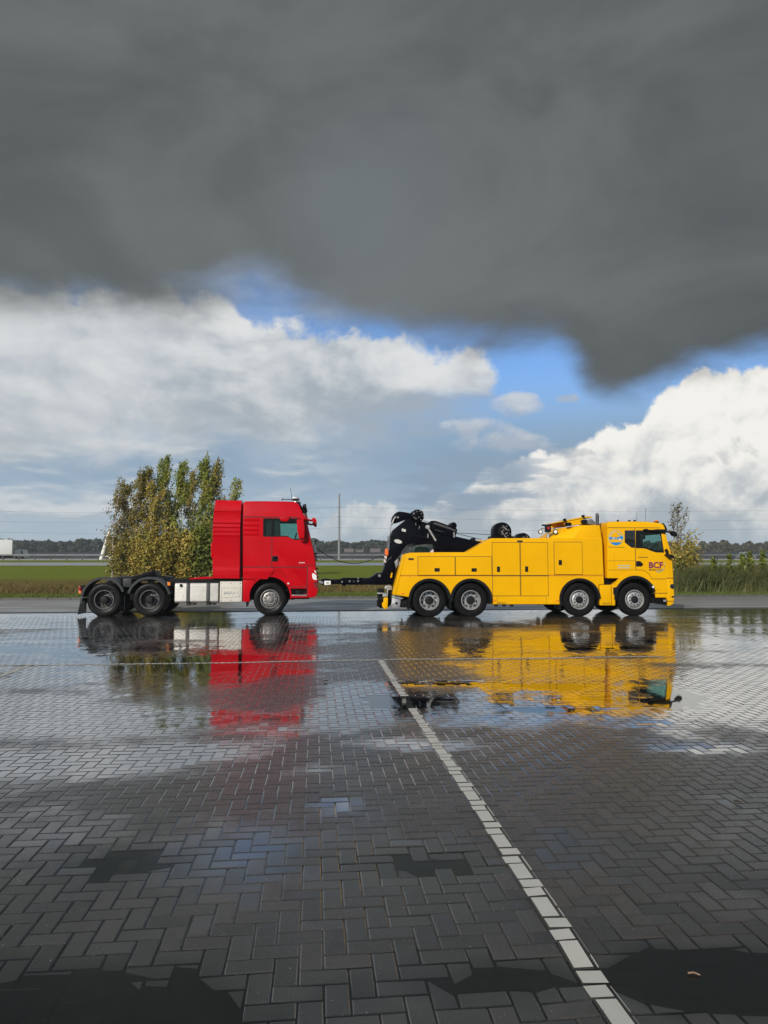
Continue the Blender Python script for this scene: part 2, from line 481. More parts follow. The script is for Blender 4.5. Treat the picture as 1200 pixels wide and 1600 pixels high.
class MB:
    """collects shapes and links them as ONE mesh object"""
    def __init__(self):
        self.v, self.f, self.sm = [], [], []

    def add(self, vs, fs, smooth=False):
        k = len(self.v)
        self.v += [tuple(p) for p in vs]
        self.f += [tuple(i + k for i in q) for q in fs]
        self.sm += [smooth] * len(fs)
        return self

    def box(self, x0, x1, y0, y1, z0, z1):
        vs = [(x, y, z) for x in (x0, x1) for y in (y0, y1) for z in (z0, z1)]
        return self.add(vs, [(0, 1, 3, 2), (4, 6, 7, 5), (0, 4, 5, 1), (2, 3, 7, 6), (0, 2, 6, 4), (1, 5, 7, 3)])

    def prism(self, poly, y0, y1):
        """polygon of (x, z) pushed from y0 to y1"""
        n = len(poly)
        vs = [(x, y0, z) for x, z in poly] + [(x, y1, z) for x, z in poly]
        fs = [tuple(range(n)), tuple(range(2 * n - 1, n - 1, -1))]
        fs += [(i, (i + 1) % n, (i + 1) % n + n, i + n) for i in range(n)]
        return self.add(vs, fs)

    def prism_x(self, poly, x0, x1):
        """polygon of (y, z) pushed from x0 to x1"""
        n = len(poly)
        vs = [(x0, y, z) for y, z in poly] + [(x1, y, z) for y, z in poly]
        fs = [tuple(range(n)), tuple(range(2 * n - 1, n - 1, -1))]
        fs += [(i, (i + 1) % n, (i + 1) % n + n, i + n) for i in range(n)]
        return self.add(vs, fs)

    def arc(self, cx, cz, r0, r1, a0, a1, y0, y1, n=28):
        """ring sector between two radii in the x-z plane, degrees from +x towards +z"""
        vs, fs = [], []
        for i in range(n + 1):
            a = R(a0 + (a1 - a0) * i / n)
            c, s = math.cos(a), math.sin(a)
            for r, y in ((r0, y0), (r1, y0), (r1, y1), (r0, y1)):
                vs.append((cx + r * c, y, cz + r * s))
        for i in range(n):
            for k in range(4):
                a, b = i * 4 + k, i * 4 + (k + 1) % 4
                fs.append((a, b, b + 4, a + 4))
        fs += [(0, 1, 2, 3), tuple(n * 4 + k for k in (3, 2, 1, 0))]
        return self.add(vs, fs, True)

    def lathe(self, prof, cx, cz, cy=0.0, n=40, close=False):
        """profile of (radius, y) turned round the y axis"""
        vs, fs = [], []
        m = len(prof)
        for i in range(n):
            a = 2 * math.pi * i / n
            for r, y in prof:
                vs.append((cx + r * math.cos(a), cy + y, cz + r * math.sin(a)))
        for i in range(n):
            j = (i + 1) % n
            for k in range(m - 1 if not close else m):
                k2 = (k + 1) % m
                fs.append((i * m + k, i * m + k2, j * m + k2, j * m + k))
        return self.add(vs, fs, True)

    def tube(self, pts, r, n=6, r1=None):
        pts = [Vector(p) for p in pts]
        vs, fs = [], []
        up = Vector((0, 0, 1))
        for i, p in enumerate(pts):
            d = (pts[min(i + 1, len(pts) - 1)] - pts[max(i - 1, 0)]).normalized()
            ref = up if abs(d.z) < 0.95 else Vector((1, 0, 0))
            a = d.cross(ref).normalized()
            b = a.cross(d)
            rr = r if r1 is None else r + (r1 - r) * i / (len(pts) - 1)
            for k in range(n):
                th = 2 * math.pi * k / n
                vs.append(p + (a * math.cos(th) + b * math.sin(th)) * rr)
        for i in range(len(pts) - 1):
            for k in range(n):
                k2 = (k + 1) % n
                fs.append((i * n + k, i * n + k2, (i + 1) * n + k2, (i + 1) * n + k))
        fs += [tuple(range(n - 1, -1, -1)), tuple(range((len(pts) - 1) * n, len(pts) * n))]
        return self.add(vs, fs, True)

    def hull(self, pts):
        bm = bmesh.new()
        for p in pts: bm.verts.new(p)
        bmesh.ops.convex_hull(bm, input=bm.verts)
        bm.verts.index_update()
        vs = [v.co.copy() for v in bm.verts]
        fs = [[v.index for v in f.verts] for f in bm.faces]
        bm.free()
        return self.add(vs, fs)

    def build(self, name, m, parent=None, bevel=0.0, seg=2, smooth=None, cut=None, loc=None):
        me = bpy.data.meshes.new(name)
        me.from_pydata(self.v, [], self.f)
        me.polygons.foreach_set('use_smooth', self.sm if smooth is None else [smooth] * len(self.f))
        bm = bmesh.new()
        bm.from_mesh(me)
        bmesh.ops.remove_doubles(bm, verts=bm.verts, dist=1e-5)
        bmesh.ops.dissolve_limit(bm, angle_limit=0.003, verts=bm.verts, edges=bm.edges) if bevel else None
        bmesh.ops.recalc_face_normals(bm, faces=bm.faces)
        if bevel:
            es = [e for e in bm.edges if len(e.link_faces) == 2 and e.calc_face_angle(0) > 0.35]
            bmesh.ops.bevel(bm, geom=es, offset=bevel, segments=seg, affect='EDGES', profile=0.6, clamp_overlap=True)
        bm.to_mesh(me)
        bm.free()
        me.materials.append(MATS[m] if isinstance(m, str) else m)
        o = bpy.data.objects.new(name, me)
        COL.objects.link(o)
        if cut:
            boolean(o, cut)
        if bevel or any(self.sm):
            o.data.polygons.foreach_set('use_smooth', [True] * len(o.data.polygons))
            o.data.set_sharp_from_angle(angle=R(32))
        if parent: o.parent = parent
        if loc is not None: o.location = loc
        return o


def boolean(o, cutters):
    """cut each (MB, material) out of o for good"""
    tmp = []
    for mb, m in cutters:
        c = mb.build('cutter', m)
        tmp.append(c)
        md = o.modifiers.new('cut', 'BOOLEAN')
        md.operation = 'DIFFERENCE'
        md.solver = 'EXACT'
        md.object = c
        md.material_mode = 'TRANSFER'
    dg = bpy.context.evaluated_depsgraph_get()
    dg.update()
    me = bpy.data.meshes.new_from_object(o.evaluated_get(dg))
    old = o.data
    o.modifiers.clear()
    o.data = me
    me.name = o.name
    bpy.data.meshes.remove(old)
    for c in tmp:
        d = c.data
        bpy.data.objects.remove(c)
        bpy.data.meshes.remove(d)


def copy_tree(o, parent=None):
    c = o.copy()
    COL.objects.link(c)
    c.parent = parent
    for ch in list(o.children):
        copy_tree(ch, c)
    return c


def text_mb(body, width, x, z, y=0.0, depth=0.004, height=None, bold=0.0):
    """lettering standing in the x-z plane and facing -y, its lower left at (x, z)"""
    cu = bpy.data.curves.new('lettering', 'FONT')
    cu.body = body
    cu.extrude = 0.01
    cu.offset = bold
    cu.resolution_u = 3
    o = bpy.data.objects.new('lettering', cu)
    COL.objects.link(o)
    dg = bpy.context.evaluated_depsgraph_get()
    dg.update()
    me = bpy.data.meshes.new_from_object(o.evaluated_get(dg))
    co = np.array([v.co[:] for v in me.vertices])
    fs = [tuple(p.vertices) for p in me.polygons]
    bpy.data.objects.remove(o)
    bpy.data.curves.remove(cu)
    bpy.data.meshes.remove(me)
    lo, hi = co.min(0), co.max(0)
    k = width / (hi[0] - lo[0])
    kz = k if height is None else height / (hi[1] - lo[1])
    vs = [(x + (c[0] - lo[0]) * k, y - depth * (c[2] - lo[2]) / (hi[2] - lo[2]), z + (c[1] - lo[1]) * kz) for c in co]
    mb = MB()
    mb.add(vs, fs)
    return mb


# ------------------------------------------------------------------ ground frame: s to the right, t away, along the paving
YAW = math.atan((493.0 - 600.0) / F_PX)          # the white line runs 5.5 degrees to the left
GS = Vector((math.cos(-YAW), math.sin(-YAW)))
GT = Vector((-math.sin(-YAW), math.cos(-YAW)))


def st(x, y):
    return x * GS.x + y * GS.y, x * GT.x + y * GT.y


def xy(s, t):
    return s * GS.x + t * GT.x, s * GS.y + t * GT.y


_lat = np.random.default_rng(5).random((256, 256))


def vnoise(x, y):
    """smooth value noise, 0..1"""
    xi, yi = np.floor(x).astype(int), np.floor(y).astype(int)
    fx, fy = x - xi, y - yi
    fx, fy = fx * fx * (3 - 2 * fx), fy * fy * (3 - 2 * fy)
    L = lambda i, j: _lat[i % 256, j % 256]
    return (L(xi, yi) * (1 - fx) + L(xi + 1, yi) * fx) * (1 - fy) + (L(xi, yi + 1) * (1 - fx) + L(xi + 1, yi + 1) * fx) * fy


def fbm(x, y, o=4):
    a, s, f = 0, 0, 1.0
    for k in range(o):
        w = 0.5 ** k
        a = a + w * vnoise(x * f + 17.3 * k, y * f + 9.1 * k)
        s += w
        f *= 2.03
    return a / s


# hollows (negative) and humps of the yard: pixel of the middle, half sizes in metres, height in mm
RELIEF = [
    (200, 1600, 0.92, 0.38, -13), (20, 1590, 0.5, 0.30, -6),
    (760, 1536, 0.50, 0.17, -10), (1020, 1528, 0.42, 0.19, -9), (1150, 1530, 0.44, 0.26, -11), (1230, 1520, 0.35, 0.22, -6),
    (195, 1350, 0.28, 0.20, -13), (680, 1352, 0.38, 0.18, -13), (525, 1258, 0.22, 0.20, -9),
    (650, 1166, 0.66, 0.28, -10), (430, 1144, 0.6, 0.20, -3), (300, 1178, 1.0, 0.30, -8), (80, 1200, 1.5, 0.5, -4), (510, 1204, 0.40, 0.28, -6), (640, 1100, 0.5, 0.4, -8),
    (1110, 1172, 0.55, 0.24, -9),
    (680, 1068, 0.85, 0.16, -14), (645, 1092, 0.5, 0.14, -10), (860, 1110, 0.7, 0.14, -10), (850, 1072, 1.2, 0.30, -8),
    (230, 1120, 1.8, 0.55, -3), (100, 1090, 2.0, 0.9, -3), (560, 1085, 0.6, 1.2, -6), (1110, 1065, 1.8, 0.9, -2),
    (440, 1020, 0.9, 2.6, 6.0), (440, 1095, 0.85, 1.4, 7), (655, 1000, 0.9, 2.2, 2.5), (560, 1010, 0.9, 2.4, 3), (640, 1025, 0.7, 2.5, 5), (690, 990, 1.4, 1.4, 4), (300, 985, 1.5, 0.9, 2),
    (40, 1010, 4.0, 3.0, -5.0), (130, 1130, 2.2, 1.1, -4.5), (30, 1200, 1.5, 0.7, -5.5), (1150, 1000, 4.0, 3.5, -5.5), (1150, 1100, 2.4, 1.3, -8), (980, 1085, 1.2, 0.6, -3),
    (350, 1035, 0.8, 1.5, -8), (200, 1045, 1.3, 1.2, -6), (830, 1010, 1.5, 2.0, -5), (900, 1050, 1.2, 0.9, -5), (760, 985, 1.0, 1.4, 3.5), (960, 1030, 0.7, 0.9, 5), (900, 985, 0.5, 1.5, 2.5), (980, 985, 1.2, 1.2, -4),
]
_rel = [(*ground(u, min(v, 1630)), rx, ry, h / 1000) for u, v, rx, ry, h in RELIEF]


S_LINE = 0.5 * (st(*ground(596, 1035))[0] + st(*ground(967.5, 1600))[0])     # middle of the long white line

T_CROSS = st(*ground(596, 1032.5))[1]
S_CROSS = st(*ground(1050, 1031))[0]
S_LEFT = st(*ground(30, 1046))[0]


def height(x, y):
    """height of the yard above the water in its hollows"""
    x, y = np.asarray(x, float), np.asarray(y, float)
    d = np.clip((y - 6.2) / 5.0, 0, 1)
    d = d * d * (3 - 2 * d)
    h = 0.0085 * (1 - d) + 0.0075 * d + 0.0062 * np.exp(-((y - 5.7) / 1.35) ** 2)
    h = h + (fbm(x * 0.45 + 40, y * 0.8 + 3, 4) - 0.5) * (0.010 + 0.009 * d)
    h = h + (fbm(x * 2.1, y * 2.1 + 60, 3) - 0.5) * 0.006
    h = h + (fbm(x * 7.0 + 9, y * 7.0 + 31, 3) - 0.5) * 0.0065 * np.clip((4.4 - y) / 0.9, 0, 1)
    for cx, cy, rx, ry, a in _rel:
        h = h + a * np.exp(-(((x - cx) / rx) ** 2 + ((y - cy) / ry) ** 2))
    s_ = x * GS.x + y * GS.y
    h = h + 0.007 * np.exp(-((s_ - S_LINE) / 0.12) ** 2) * np.clip((7.0 - y) / 2.0, 0, 1)
    t_ = x * GT.x + y * GT.y
    h = h + 0.0055 * np.exp(-((t_ - T_CROSS) / 0.16) ** 2) * (s_ < S_CROSS + 0.3)
    h = h + 0.0055 * np.exp(-((s_ - S_LEFT) / 0.16) ** 2) * (t_ < T_CROSS)
    far = np.clip((y - 19.0) / 4.0, 0, 1)
    h = h * (1 - far) + far * (0.0012 + (fbm(x * 0.40, y * 1.0 + 90, 4) - 0.5) * 0.020)
    return np.clip(h, -0.03, 0.03)


def mesh_np(name, verts, quads, m, smooth=False, parent=None, attr=None):
    """verts (n,3) and quads (k,4) arrays to one mesh object"""
    me = bpy.data.meshes.new(name)
    verts = np.asarray(verts, np.float32)
    quads = np.asarray(quads, np.int32)
    k = quads.shape[1]
    me.vertices.add(len(verts))
    me.vertices.foreach_set('co', verts.ravel())
    me.loops.add(quads.size)
    me.loops.foreach_set('vertex_index', quads.ravel())
    me.polygons.add(len(quads))
    me.polygons.foreach_set('loop_start', np.arange(0, quads.size, k, dtype=np.int32))
    me.polygons.foreach_set('loop_total', np.full(len(quads), k, np.int32))
    me.polygons.foreach_set('use_smooth', np.full(len(quads), smooth))
    me.update(calc_edges=True)
    if attr is not None:
        for an, vals in attr.items():
            a = me.attributes.new(an, 'FLOAT', 'POINT')
            a.data.foreach_set('value', np.asarray(vals, np.float32))
    me.materials.append(MATS[m] if isinstance(m, str) else m)
    o = bpy.data.objects.new(name, me)
    COL.objects.link(o)
    if parent: o.parent = parent
    return o


# ------------------------------------------------------------------ paving materials
def brick_material(name, single):
    m = bpy.data.materials.new(name)
    m.use_nodes = True
    g = NT(m.node_tree)
    b = m.node_tree.nodes['Principled BSDF']
    geo = g.n('ShaderNodeNewGeometry')
    P = S(g, geo.outputs['Position'])
    px, py, pz = g.sep(P)
    if single:
        tone = S(g, g.n('ShaderNodeObjectInfo').outputs['Random'])
    else:
        at_ = g.n('ShaderNodeAttribute', attribute_name='tone')
        tone = S(g, at_.outputs['Fac'])
    grain = g.noise(P, 170.0, 4, 0.75)
    blot = g.noise(P, 1.1, 5, 0.6)
    c = g.mix(tone, (0.026, 0.027, 0.027), (0.050, 0.047, 0.043))
    c = g.mix(g.step(blot, 0.35, 0.7) * 0.5, c, (0.043, 0.038, 0.033))
    c = g.mix(g.step(grain, 0.58, 0.72) * 0.85, c, (0.17, 0.165, 0.15))
    c = g.mix(g.step(grain, 0.42, 0.28) * 0.65, c, (0.012, 0.012, 0.012))
    sp = g.noise(P, 85.0, 2, 0.5)
    c = g.mix(g.step(sp, 0.735, 0.775) * 0.8, c, (0.34, 0.33, 0.30))
    c = g.mix(g.step(pz + (g.noise(P, 6.0, 5, 0.65) - 0.5) * 0.006, 0.0055, 0.0005) * 0.72, c, (0.010, 0.0105, 0.010))      # soaked stone at the water's edge
    g.put(b.inputs['Base Color'], c)
    nz = g.sep(S(g, geo.outputs['True Normal']))[2]
    # the lower a stone lies above the water, the thicker the film that stands on it
    film = g.step(pz + (g.noise(P, 3.5, 4, 0.6) - 0.5) * 0.006, 0.0122, 0.0050) * g.step(nz, 0.86, 0.985, 0.35, 1.0)
    ro = g.math('ADD', film * -0.21, 0.27)
    ro = ro + (g.noise(P, 14.0, 4, 0.6) - 0.5) * 0.10
    g.put(b.inputs['Roughness'], g.math('MAXIMUM', ro, 0.06))
    g.put(b.inputs['IOR'], film * 0.3 + 1.5)
    g.put(b.inputs['Coat Weight'], film)
    g.put(b.inputs['Coat Roughness'], g.step(g.noise(P, 9.0, 3, 0.6), 0.3, 0.7, 0.03, 0.11))
    b.inputs['Coat IOR'].default_value = 1.5
    bn = g.n('ShaderNodeBump')
    g.put(bn.inputs['Strength'], g.step(film, 1.0, 0.0, 0.03, 0.55))
    bn.inputs['Distance'].default_value = 0.0022
    g.put(bn.inputs['Height'], g.noise(P, 190.0, 5, 0.7))
    m.node_tree.links.new(bn.outputs[0], b.inputs['Normal'])
    return m


def bed_material():
    m = bpy.data.materials.new('wet_joint_sand')
    m.use_nodes = True
    g = NT(m.node_tree)
    b = m.node_tree.nodes['Principled BSDF']
    P = S(g, g.n('ShaderNodeNewGeometry').outputs['Position'])
    g.put(b.inputs['Base Color'], g.mix(g.noise(P, 30, 5, 0.6), (0.016, 0.015, 0.013), (0.045, 0.040, 0.034)))
    g.put(b.inputs['Roughness'], g.step(g.noise(P, 2.2, 4, 0.6), 0.35, 0.65, 0.05, 0.14))
    b.inputs['IOR'].default_value = 1.6
    b.inputs['Coat Weight'].default_value = 0.8
    b.inputs['Coat Roughness'].default_value = 0.09
    bn = g.n('ShaderNodeBump')
    bn.inputs['Strength'].default_value = 0.08
    bn.inputs['Distance'].default_value = 0.002
    g.put(bn.inputs['Height'], g.noise(P, 120, 4, 0.6))
    m.node_tree.links.new(bn.outputs[0], b.inputs['Normal'])
    return m


def water_material():
    m = bpy.data.materials.new('rain_water')
    m.use_nodes = True
    t = m.node_tree
    t.nodes.remove(t.nodes['Principled BSDF'])
    g = NT(t)
    P = S(g, g.n('ShaderNodeNewGeometry').outputs['Position'])
    tr = g.n('ShaderNodeBsdfTransparent')
    tr.inputs[0].default_value = (0.34, 0.37, 0.34, 1)
    gl = g.n('ShaderNodeBsdfGlossy')
    gl.inputs['Roughness'].default_value = 0.015
    bn = g.n('ShaderNodeBump')
    bn.inputs['Distance'].default_value = 0.01
    px, py, pz = g.sep(P)
    wind = g.noise(g.xyz(px * 0.35, py * 0.55, 0.0), 1.0, 3, 0.5)
    g.put(bn.inputs['Strength'], g.step(wind, 0.40, 0.68, 0.015, 0.10) * g.step(py, 6.0, 16.0, 0.25, 1.0) + g.step(px, 6.5, 10.0) * g.step(py, 11.0, 17.0) * 0.12 + g.step(py, 19.0, 23.0) * 0.10)
    g.put(bn.inputs['Height'], g.noise(g.xyz(px * 1.0, py * 1.7, 0.0), 7.0, 4, 0.55))
    fr = g.n('ShaderNodeFresnel')
    fr.inputs[0].default_value = 1.45
    t.links.new(bn.outputs[0], gl.inputs['Normal'])
    t.links.new(bn.outputs[0], fr.inputs['Normal'])
    mx = g.n('ShaderNodeMixShader')
    back = S(g, g.n('ShaderNodeNewGeometry').outputs['Backfacing'])
    g.put(mx.inputs[0], g.math('MULTIPLY', S(g, fr.outputs[0]) * 1.55, 1.0 - back, clamp=True))     # light from below passes
    t.links.new(tr.outputs[0], mx.inputs[1])
    t.links.new(gl.outputs[0], mx.inputs[2])
    t.links.new(mx.outputs[0], t.nodes['Material Output'].inputs[0])
    return m


def line_material():
    m = bpy.data.materials.new('line_paint')
    m.use_nodes = True
    g = NT(m.node_tree)
    b = m.node_tree.nodes['Principled BSDF']
    P = S(g, g.n('ShaderNodeNewGeometry').outputs['Position'])
    n = g.noise(P, 60, 6, 0.7)
    n2 = g.noise(P, 5, 4, 0.6)
    c = g.mix(n2, (0.42, 0.41, 0.37), (0.56, 0.55, 0.50))
    c = g.mix(g.step(n + (n2 - 0.5) * 0.25, 0.62, 0.72) * 0.8, c, (0.09, 0.088, 0.08))
    g.put(b.inputs['Base Color'], c)
    b.inputs['Roughness'].default_value = 0.42
    return m


# ------------------------------------------------------------------ the herringbone paving
BW = 0.101                                          # pitch of the 200 x 100 mm stones
T_END = 24.45                                       # far edge of the paving
S_ORG = S_LINE - BW / 2                              # the line covers one column of stones
T_CROSS = st(*ground(596, 1032.5))[1]


def build_paving():
    i0, i1 = int(-22 / BW), int(23 / BW)
    j0, j1 = int(1.2 / BW), int(T_END / BW)
    ii, jj = np.meshgrid(np.arange(i0, i1), np.arange(j0, j1), indexing='ij')
    k = (ii - jj) % 4
    hor, ver = k == 0, k == 3
    bi = np.concatenate([ii[hor], ii[ver]]).astype(float)
    bj = np.concatenate([jj[hor], jj[ver]]).astype(float)
    lng = np.concatenate([np.ones(hor.sum(), bool), np.zeros(ver.sum(), bool)])
    # half extents and centres in (s, t)
    cs = S_ORG + BW * (bi + np.where(lng, 1.0, 0.5))
    ct = BW * (bj + np.where(lng, 0.5, 1.0))
    hs = np.where(lng, BW, BW / 2)
    ht = np.where(lng, BW / 2, BW)
    X = cs * GS.x + ct * GT.x
    Y = cs * GS.y + ct * GT.y
    keep = (np.abs(X) < 0.64 * Y + 2.6) & (Y > 1.5)
    cs, ct, hs, ht, X, Y, lng = (a[keep] for a in (cs, ct, hs, ht, X, Y, lng))
    n = len(cs)
    r = np.random.default_rng(3)
    gap = 0.0026 + 0.0012 * r.random(n)
    hs, ht = hs - gap, ht - gap
    cs = cs + (r.random(n) - 0.5) * 0.0018
    ct = ct + (r.random(n) - 0.5) * 0.0018
    rot = (r.random(n) - 0.5) * 0.010
    z = height(X, Y) + (r.random(n) - 0.5) * 0.0008
    # slope of the yard plus a little tilt of each stone
    e = 0.08
    zx = (height(X + GS.x * e, Y + GS.y * e) - height(X - GS.x * e, Y - GS.y * e)) / (2 * e)
    zt = (height(X + GT.x * e, Y + GT.y * e) - height(X - GT.x * e, Y - GT.y * e)) / (2 * e)
    cl = np.where(Y < 3.7, 0.07, 0.006)
    tx = np.clip(zx, -cl, cl) + r.normal(0, 0.0034, n)
    ty = np.clip(zt, -cl, cl) + r.normal(0, 0.0034, n)
    tone = np.clip(r.normal(0.5, 0.24, n), 0, 1)

    brick_many = brick_material('wet_paving_stone', False)
    brick_one = brick_material('wet_paving_stone_near', True)
    ch, dz = 0.0058, 0.0042
    sg = np.array([[-1, -1], [1, -1], [1, 1], [-1, 1]], float)

    def corners(sel, inset, drop):
        out = np.zeros((len(sel), 4, 3))
        c, s = np.cos(rot[sel]), np.sin(rot[sel])
        for q in range(4):
            a = sg[q, 0] * (hs[sel] - inset)
            b = sg[q, 1] * (ht[sel] - inset)
            a2, b2 = a * c - b * s, a * s + b * c
            ss, tt = cs[sel] + a2, ct[sel] + b2
            out[:, q, 0] = ss * GS.x + tt * GT.x
            out[:, q, 1] = ss * GS.y + tt * GT.y
            out[:, q, 2] = z[sel] + a2 * tx[sel] + b2 * ty[sel] - drop
        return out

    # the joint bed under and between the stones
    ss = np.linspace(-22.5, 23.5, 300)
    tt = np.concatenate([np.linspace(1.0, 8, 130), np.linspace(8.1, T_END, 130)])
    SS, TT = np.meshgrid(ss, tt, indexing='ij')
    bx, by = SS * GS.x + TT * GT.x, SS * GS.y + TT * GT.y
    bz = height(bx, by) - 0.0032 - 0.0036 * np.clip((7.0 - by) / 3.0, 0, 1)
    v = np.stack([bx, by, bz], -1).reshape(-1, 3)
    idx = np.arange(len(v)).reshape(SS.shape)
    q = np.stack([idx[:-1, :-1], idx[1:, :-1], idx[1:, 1:], idx[:-1, 1:]], -1).reshape(-1, 4)
    bed = mesh_np('pavement', v, q, bed_material(), True)
    tag(bed, 'wet dark grey herringbone stone paving of the empty yard', kind='structure')

    # the 300 stones that show largest are objects of their own
    inview = (Y > 2.45) & (np.abs(X) < 0.56 * Y + 0.1)
    order = np.where(inview)[0][np.argsort(Y[inview])]
    near = order[:300]
    rest = np.setdiff1d(np.arange(n), near)
    meshes = {}
    for L in (True, False):
        a, b = (BW - 0.0032, BW / 2 - 0.0032) if L else (BW / 2 - 0.0032, BW - 0.0032)
        vs = [(sg[q, 0] * (a - ch), sg[q, 1] * (b - ch), 0) for q in range(4)]
        vs += [(sg[q, 0] * a, sg[q, 1] * b, -dz) for q in range(4)]
        vs += [(sg[q, 0] * a, sg[q, 1] * b, -0.03) for q in range(4)]
        fs = [(0, 1, 2, 3)] + [(k2 + o, k2 + o + 4, (k2 + 1) % 4 + o + 4, (k2 + 1) % 4 + o) for o in (0, 4) for k2 in range(4)]
        me = bpy.data.meshes.new('brick')
        me.from_pydata(vs, [], fs)
        me.materials.append(brick_one)
        meshes[L] = me
    for i in near:
        o = bpy.data.objects.new('brick', meshes[bool(lng[i])])
        o.parent = bed
        o.location = (X[i], Y[i], z[i])
        nrm = Vector((-tx[i], -ty[i], 1)).normalized()
        q = Vector((0, 0, 1)).rotation_difference(nrm)
        o.rotation_mode = 'QUATERNION'
        gq = Matrix.Rotation(-YAW, 3, 'Z').to_quaternion()
        o.rotation_quaternion = gq @ q @ Matrix.Rotation(rot[i], 3, 'Z').to_quaternion()
        COL.objects.link(o)
    A, B, C2 = corners(rest, ch, 0), corners(rest, 0, dz), corners(rest, 0, 0.03)
    v = np.concatenate([A, B, C2], 1).reshape(-1, 3)
    m = len(rest)
    base = (np.arange(m) * 12)[:, None]
    loc = [(0, 1, 2, 3)] + [(k2 + o, k2 + o + 4, (k2 + 1) % 4 + o + 4, (k2 + 1) % 4 + o) for o in (0, 4) for k2 in range(4)]
    q = np.concatenate([base + np.array(f)[None, :] for f in loc])
    o = mesh_np('brick_field', v, q, brick_many, False, bed, {'tone': np.repeat(tone[rest], 12)})
    o['kind'] = 'stuff'

    # the painted lines: thin paint on the top of each stone that they cross
    paint = line_material()

    def painted(s0, s1, t0, t1, name, label):
        sel = np.where((cs + hs > s0) & (cs - hs < s1) & (ct + ht > t0) & (ct - ht < t1))[0]
        vs, fs = [], []
        for i in sel:
            a0, a1 = max(s0, cs[i] - hs[i] + ch), min(s1, cs[i] + hs[i] - ch)
            b0, b1 = max(t0, ct[i] - ht[i] + ch), min(t1, ct[i] + ht[i] - ch)
            if a1 - a0 < 0.002 or b1 - b0 < 0.002:
                continue
            jit = random.uniform(-0.003, 0.003)
            k2 = len(vs)
            for a, b in ((a0, b0), (a1, b0), (a1, b1), (a0, b1)):
                if a in (s0, s1): a += jit
                x, y = xy(a, b)
                vs.append((x, y, z[i] + (a - cs[i]) * tx[i] + (b - ct[i]) * ty[i] + 0.0020))
            fs.append((k2, k2 + 1, k2 + 2, k2 + 3))
        o = mesh_np(name, np.array(vs), np.array(fs), paint)
        tag(o, label, kind='structure')

    painted(S_ORG + 0.001, S_ORG + BW + 0.013, 1.4, T_CROSS + 0.05, 'line_marking', 'long white painted line running away across the wet paving')
    painted(-14.0, st(*ground(1050, 1031))[0], T_CROSS - 0.05, T_CROSS + 0.05, 'line_marking', 'thin white painted line running crossways in front of the trucks')
    s_left = st(*ground(30, 1046))[0]
    painted(s_left - 0.05, s_left + 0.06, 6.0, T_CROSS - 0.06, 'line_marking', 'short white painted line ending at the crossways line')

    # rain water standing in the hollows, level
    x0, y0 = -26, 1.0
    v = []
    for s_, t_ in ((-24, 0.9), (25, 0.9), (25, T_END + 0.06), (-24, T_END + 0.06)):
        v.append((*xy(s_, t_), 0.0))
    w = mesh_np('puddle_water', np.array(v), np.array([[0, 1, 2, 3]]), water_material())
    tag(w, 'clear rain water standing in the hollows of the paving', kind='structure')


build_paving()


# ------------------------------------------------------------------ land beyond the yard
def surface_material(name, fn, rough=0.8, bump=0.3, bscale=8.0, bdist=0.02, spec=0.5):
    m = bpy.data.materials.new(name)
    m.use_nodes = True
    g = NT(m.node_tree)
    b = m.node_tree.nodes['Principled BSDF']
    P = S(g, g.n('ShaderNodeNewGeometry').outputs['Position'])
    c, ro = fn(g, P)
    g.put(b.inputs['Base Color'], c)
    g.put(b.inputs['Roughness'], ro if ro is not None else rough)
    b.inputs['Specular IOR Level'].default_value = spec
    bn = g.n('ShaderNodeBump')
    bn.inputs['Strength'].default_value = bump
    bn.inputs['Distance'].default_value = bdist
    g.put(bn.inputs['Height'], g.noise(P, bscale, 6, 0.65))
    m.node_tree.links.new(bn.outputs[0], b.inputs['Normal'])
    return m


def asphalt_fn(g, P):
    x, y, z = g.sep(P)
    n = g.noise(P, 18, 6, 0.7)
    st_ = g.noise(g.xyz(x * 0.25, y * 1.6, 0), 1.2, 5, 0.6)
    c = g.mix(n, (0.150, 0.146, 0.136), (0.27, 0.262, 0.245))
    return c, g.step(st_, 0.35, 0.68, 0.30, 0.62)


def grass_fn(g, P):
    x, y, z = g.sep(P)
    rows = g.noise(g.xyz(x * 0.12, y * 0.9, 0), 0.8, 6, 0.62)
    fine = g.noise(g.xyz(x, y * 0.5, 0), 2.5, 7, 0.7)
    c = g.mix(fine, (0.085, 0.122, 0.010), (0.185, 0.222, 0.028))
    c = g.mix(g.step(rows, 0.45, 0.72) * 0.6, c, (0.20, 0.205, 0.06))
    dry = g.noise(g.xyz(x * 0.30, y * 0.8, 4), 0.55, 6, 0.65)
    zone = g.step(y + (dry - 0.5) * 14, 53.0, 46.0) * g.step(y + x * -0.09 + (dry - 0.5) * 2.0, 37.2, 38.6)
    c = g.mix(zone * 0.85, c, g.mix(fine, (0.085, 0.058, 0.018), (0.20, 0.145, 0.055)))
    c = g.mix(g.step(y, 100, 180) * 0.6, c, (0.10, 0.11, 0.05))
    return c, None


def zland(t):
    """height of the land at distance t"""
    pts = [(-60, -0.06), (33.2, -0.06), (33.32, 0.085), (37.5, 0.07), (50, 0.49), (85.4, 1.30), (86, 1.30), (100, 1.655), (101, 1.67), (106, 1.98), (130, 2.0), (230, 2.05), (300, 2.2), (9000, 3.0)]
    for (a, za), (b, zb) in zip(pts, pts[1:]):
        if t <= b:
            return za + (zb - za) * (t - a) / (b - a)
    return pts[-1][1]


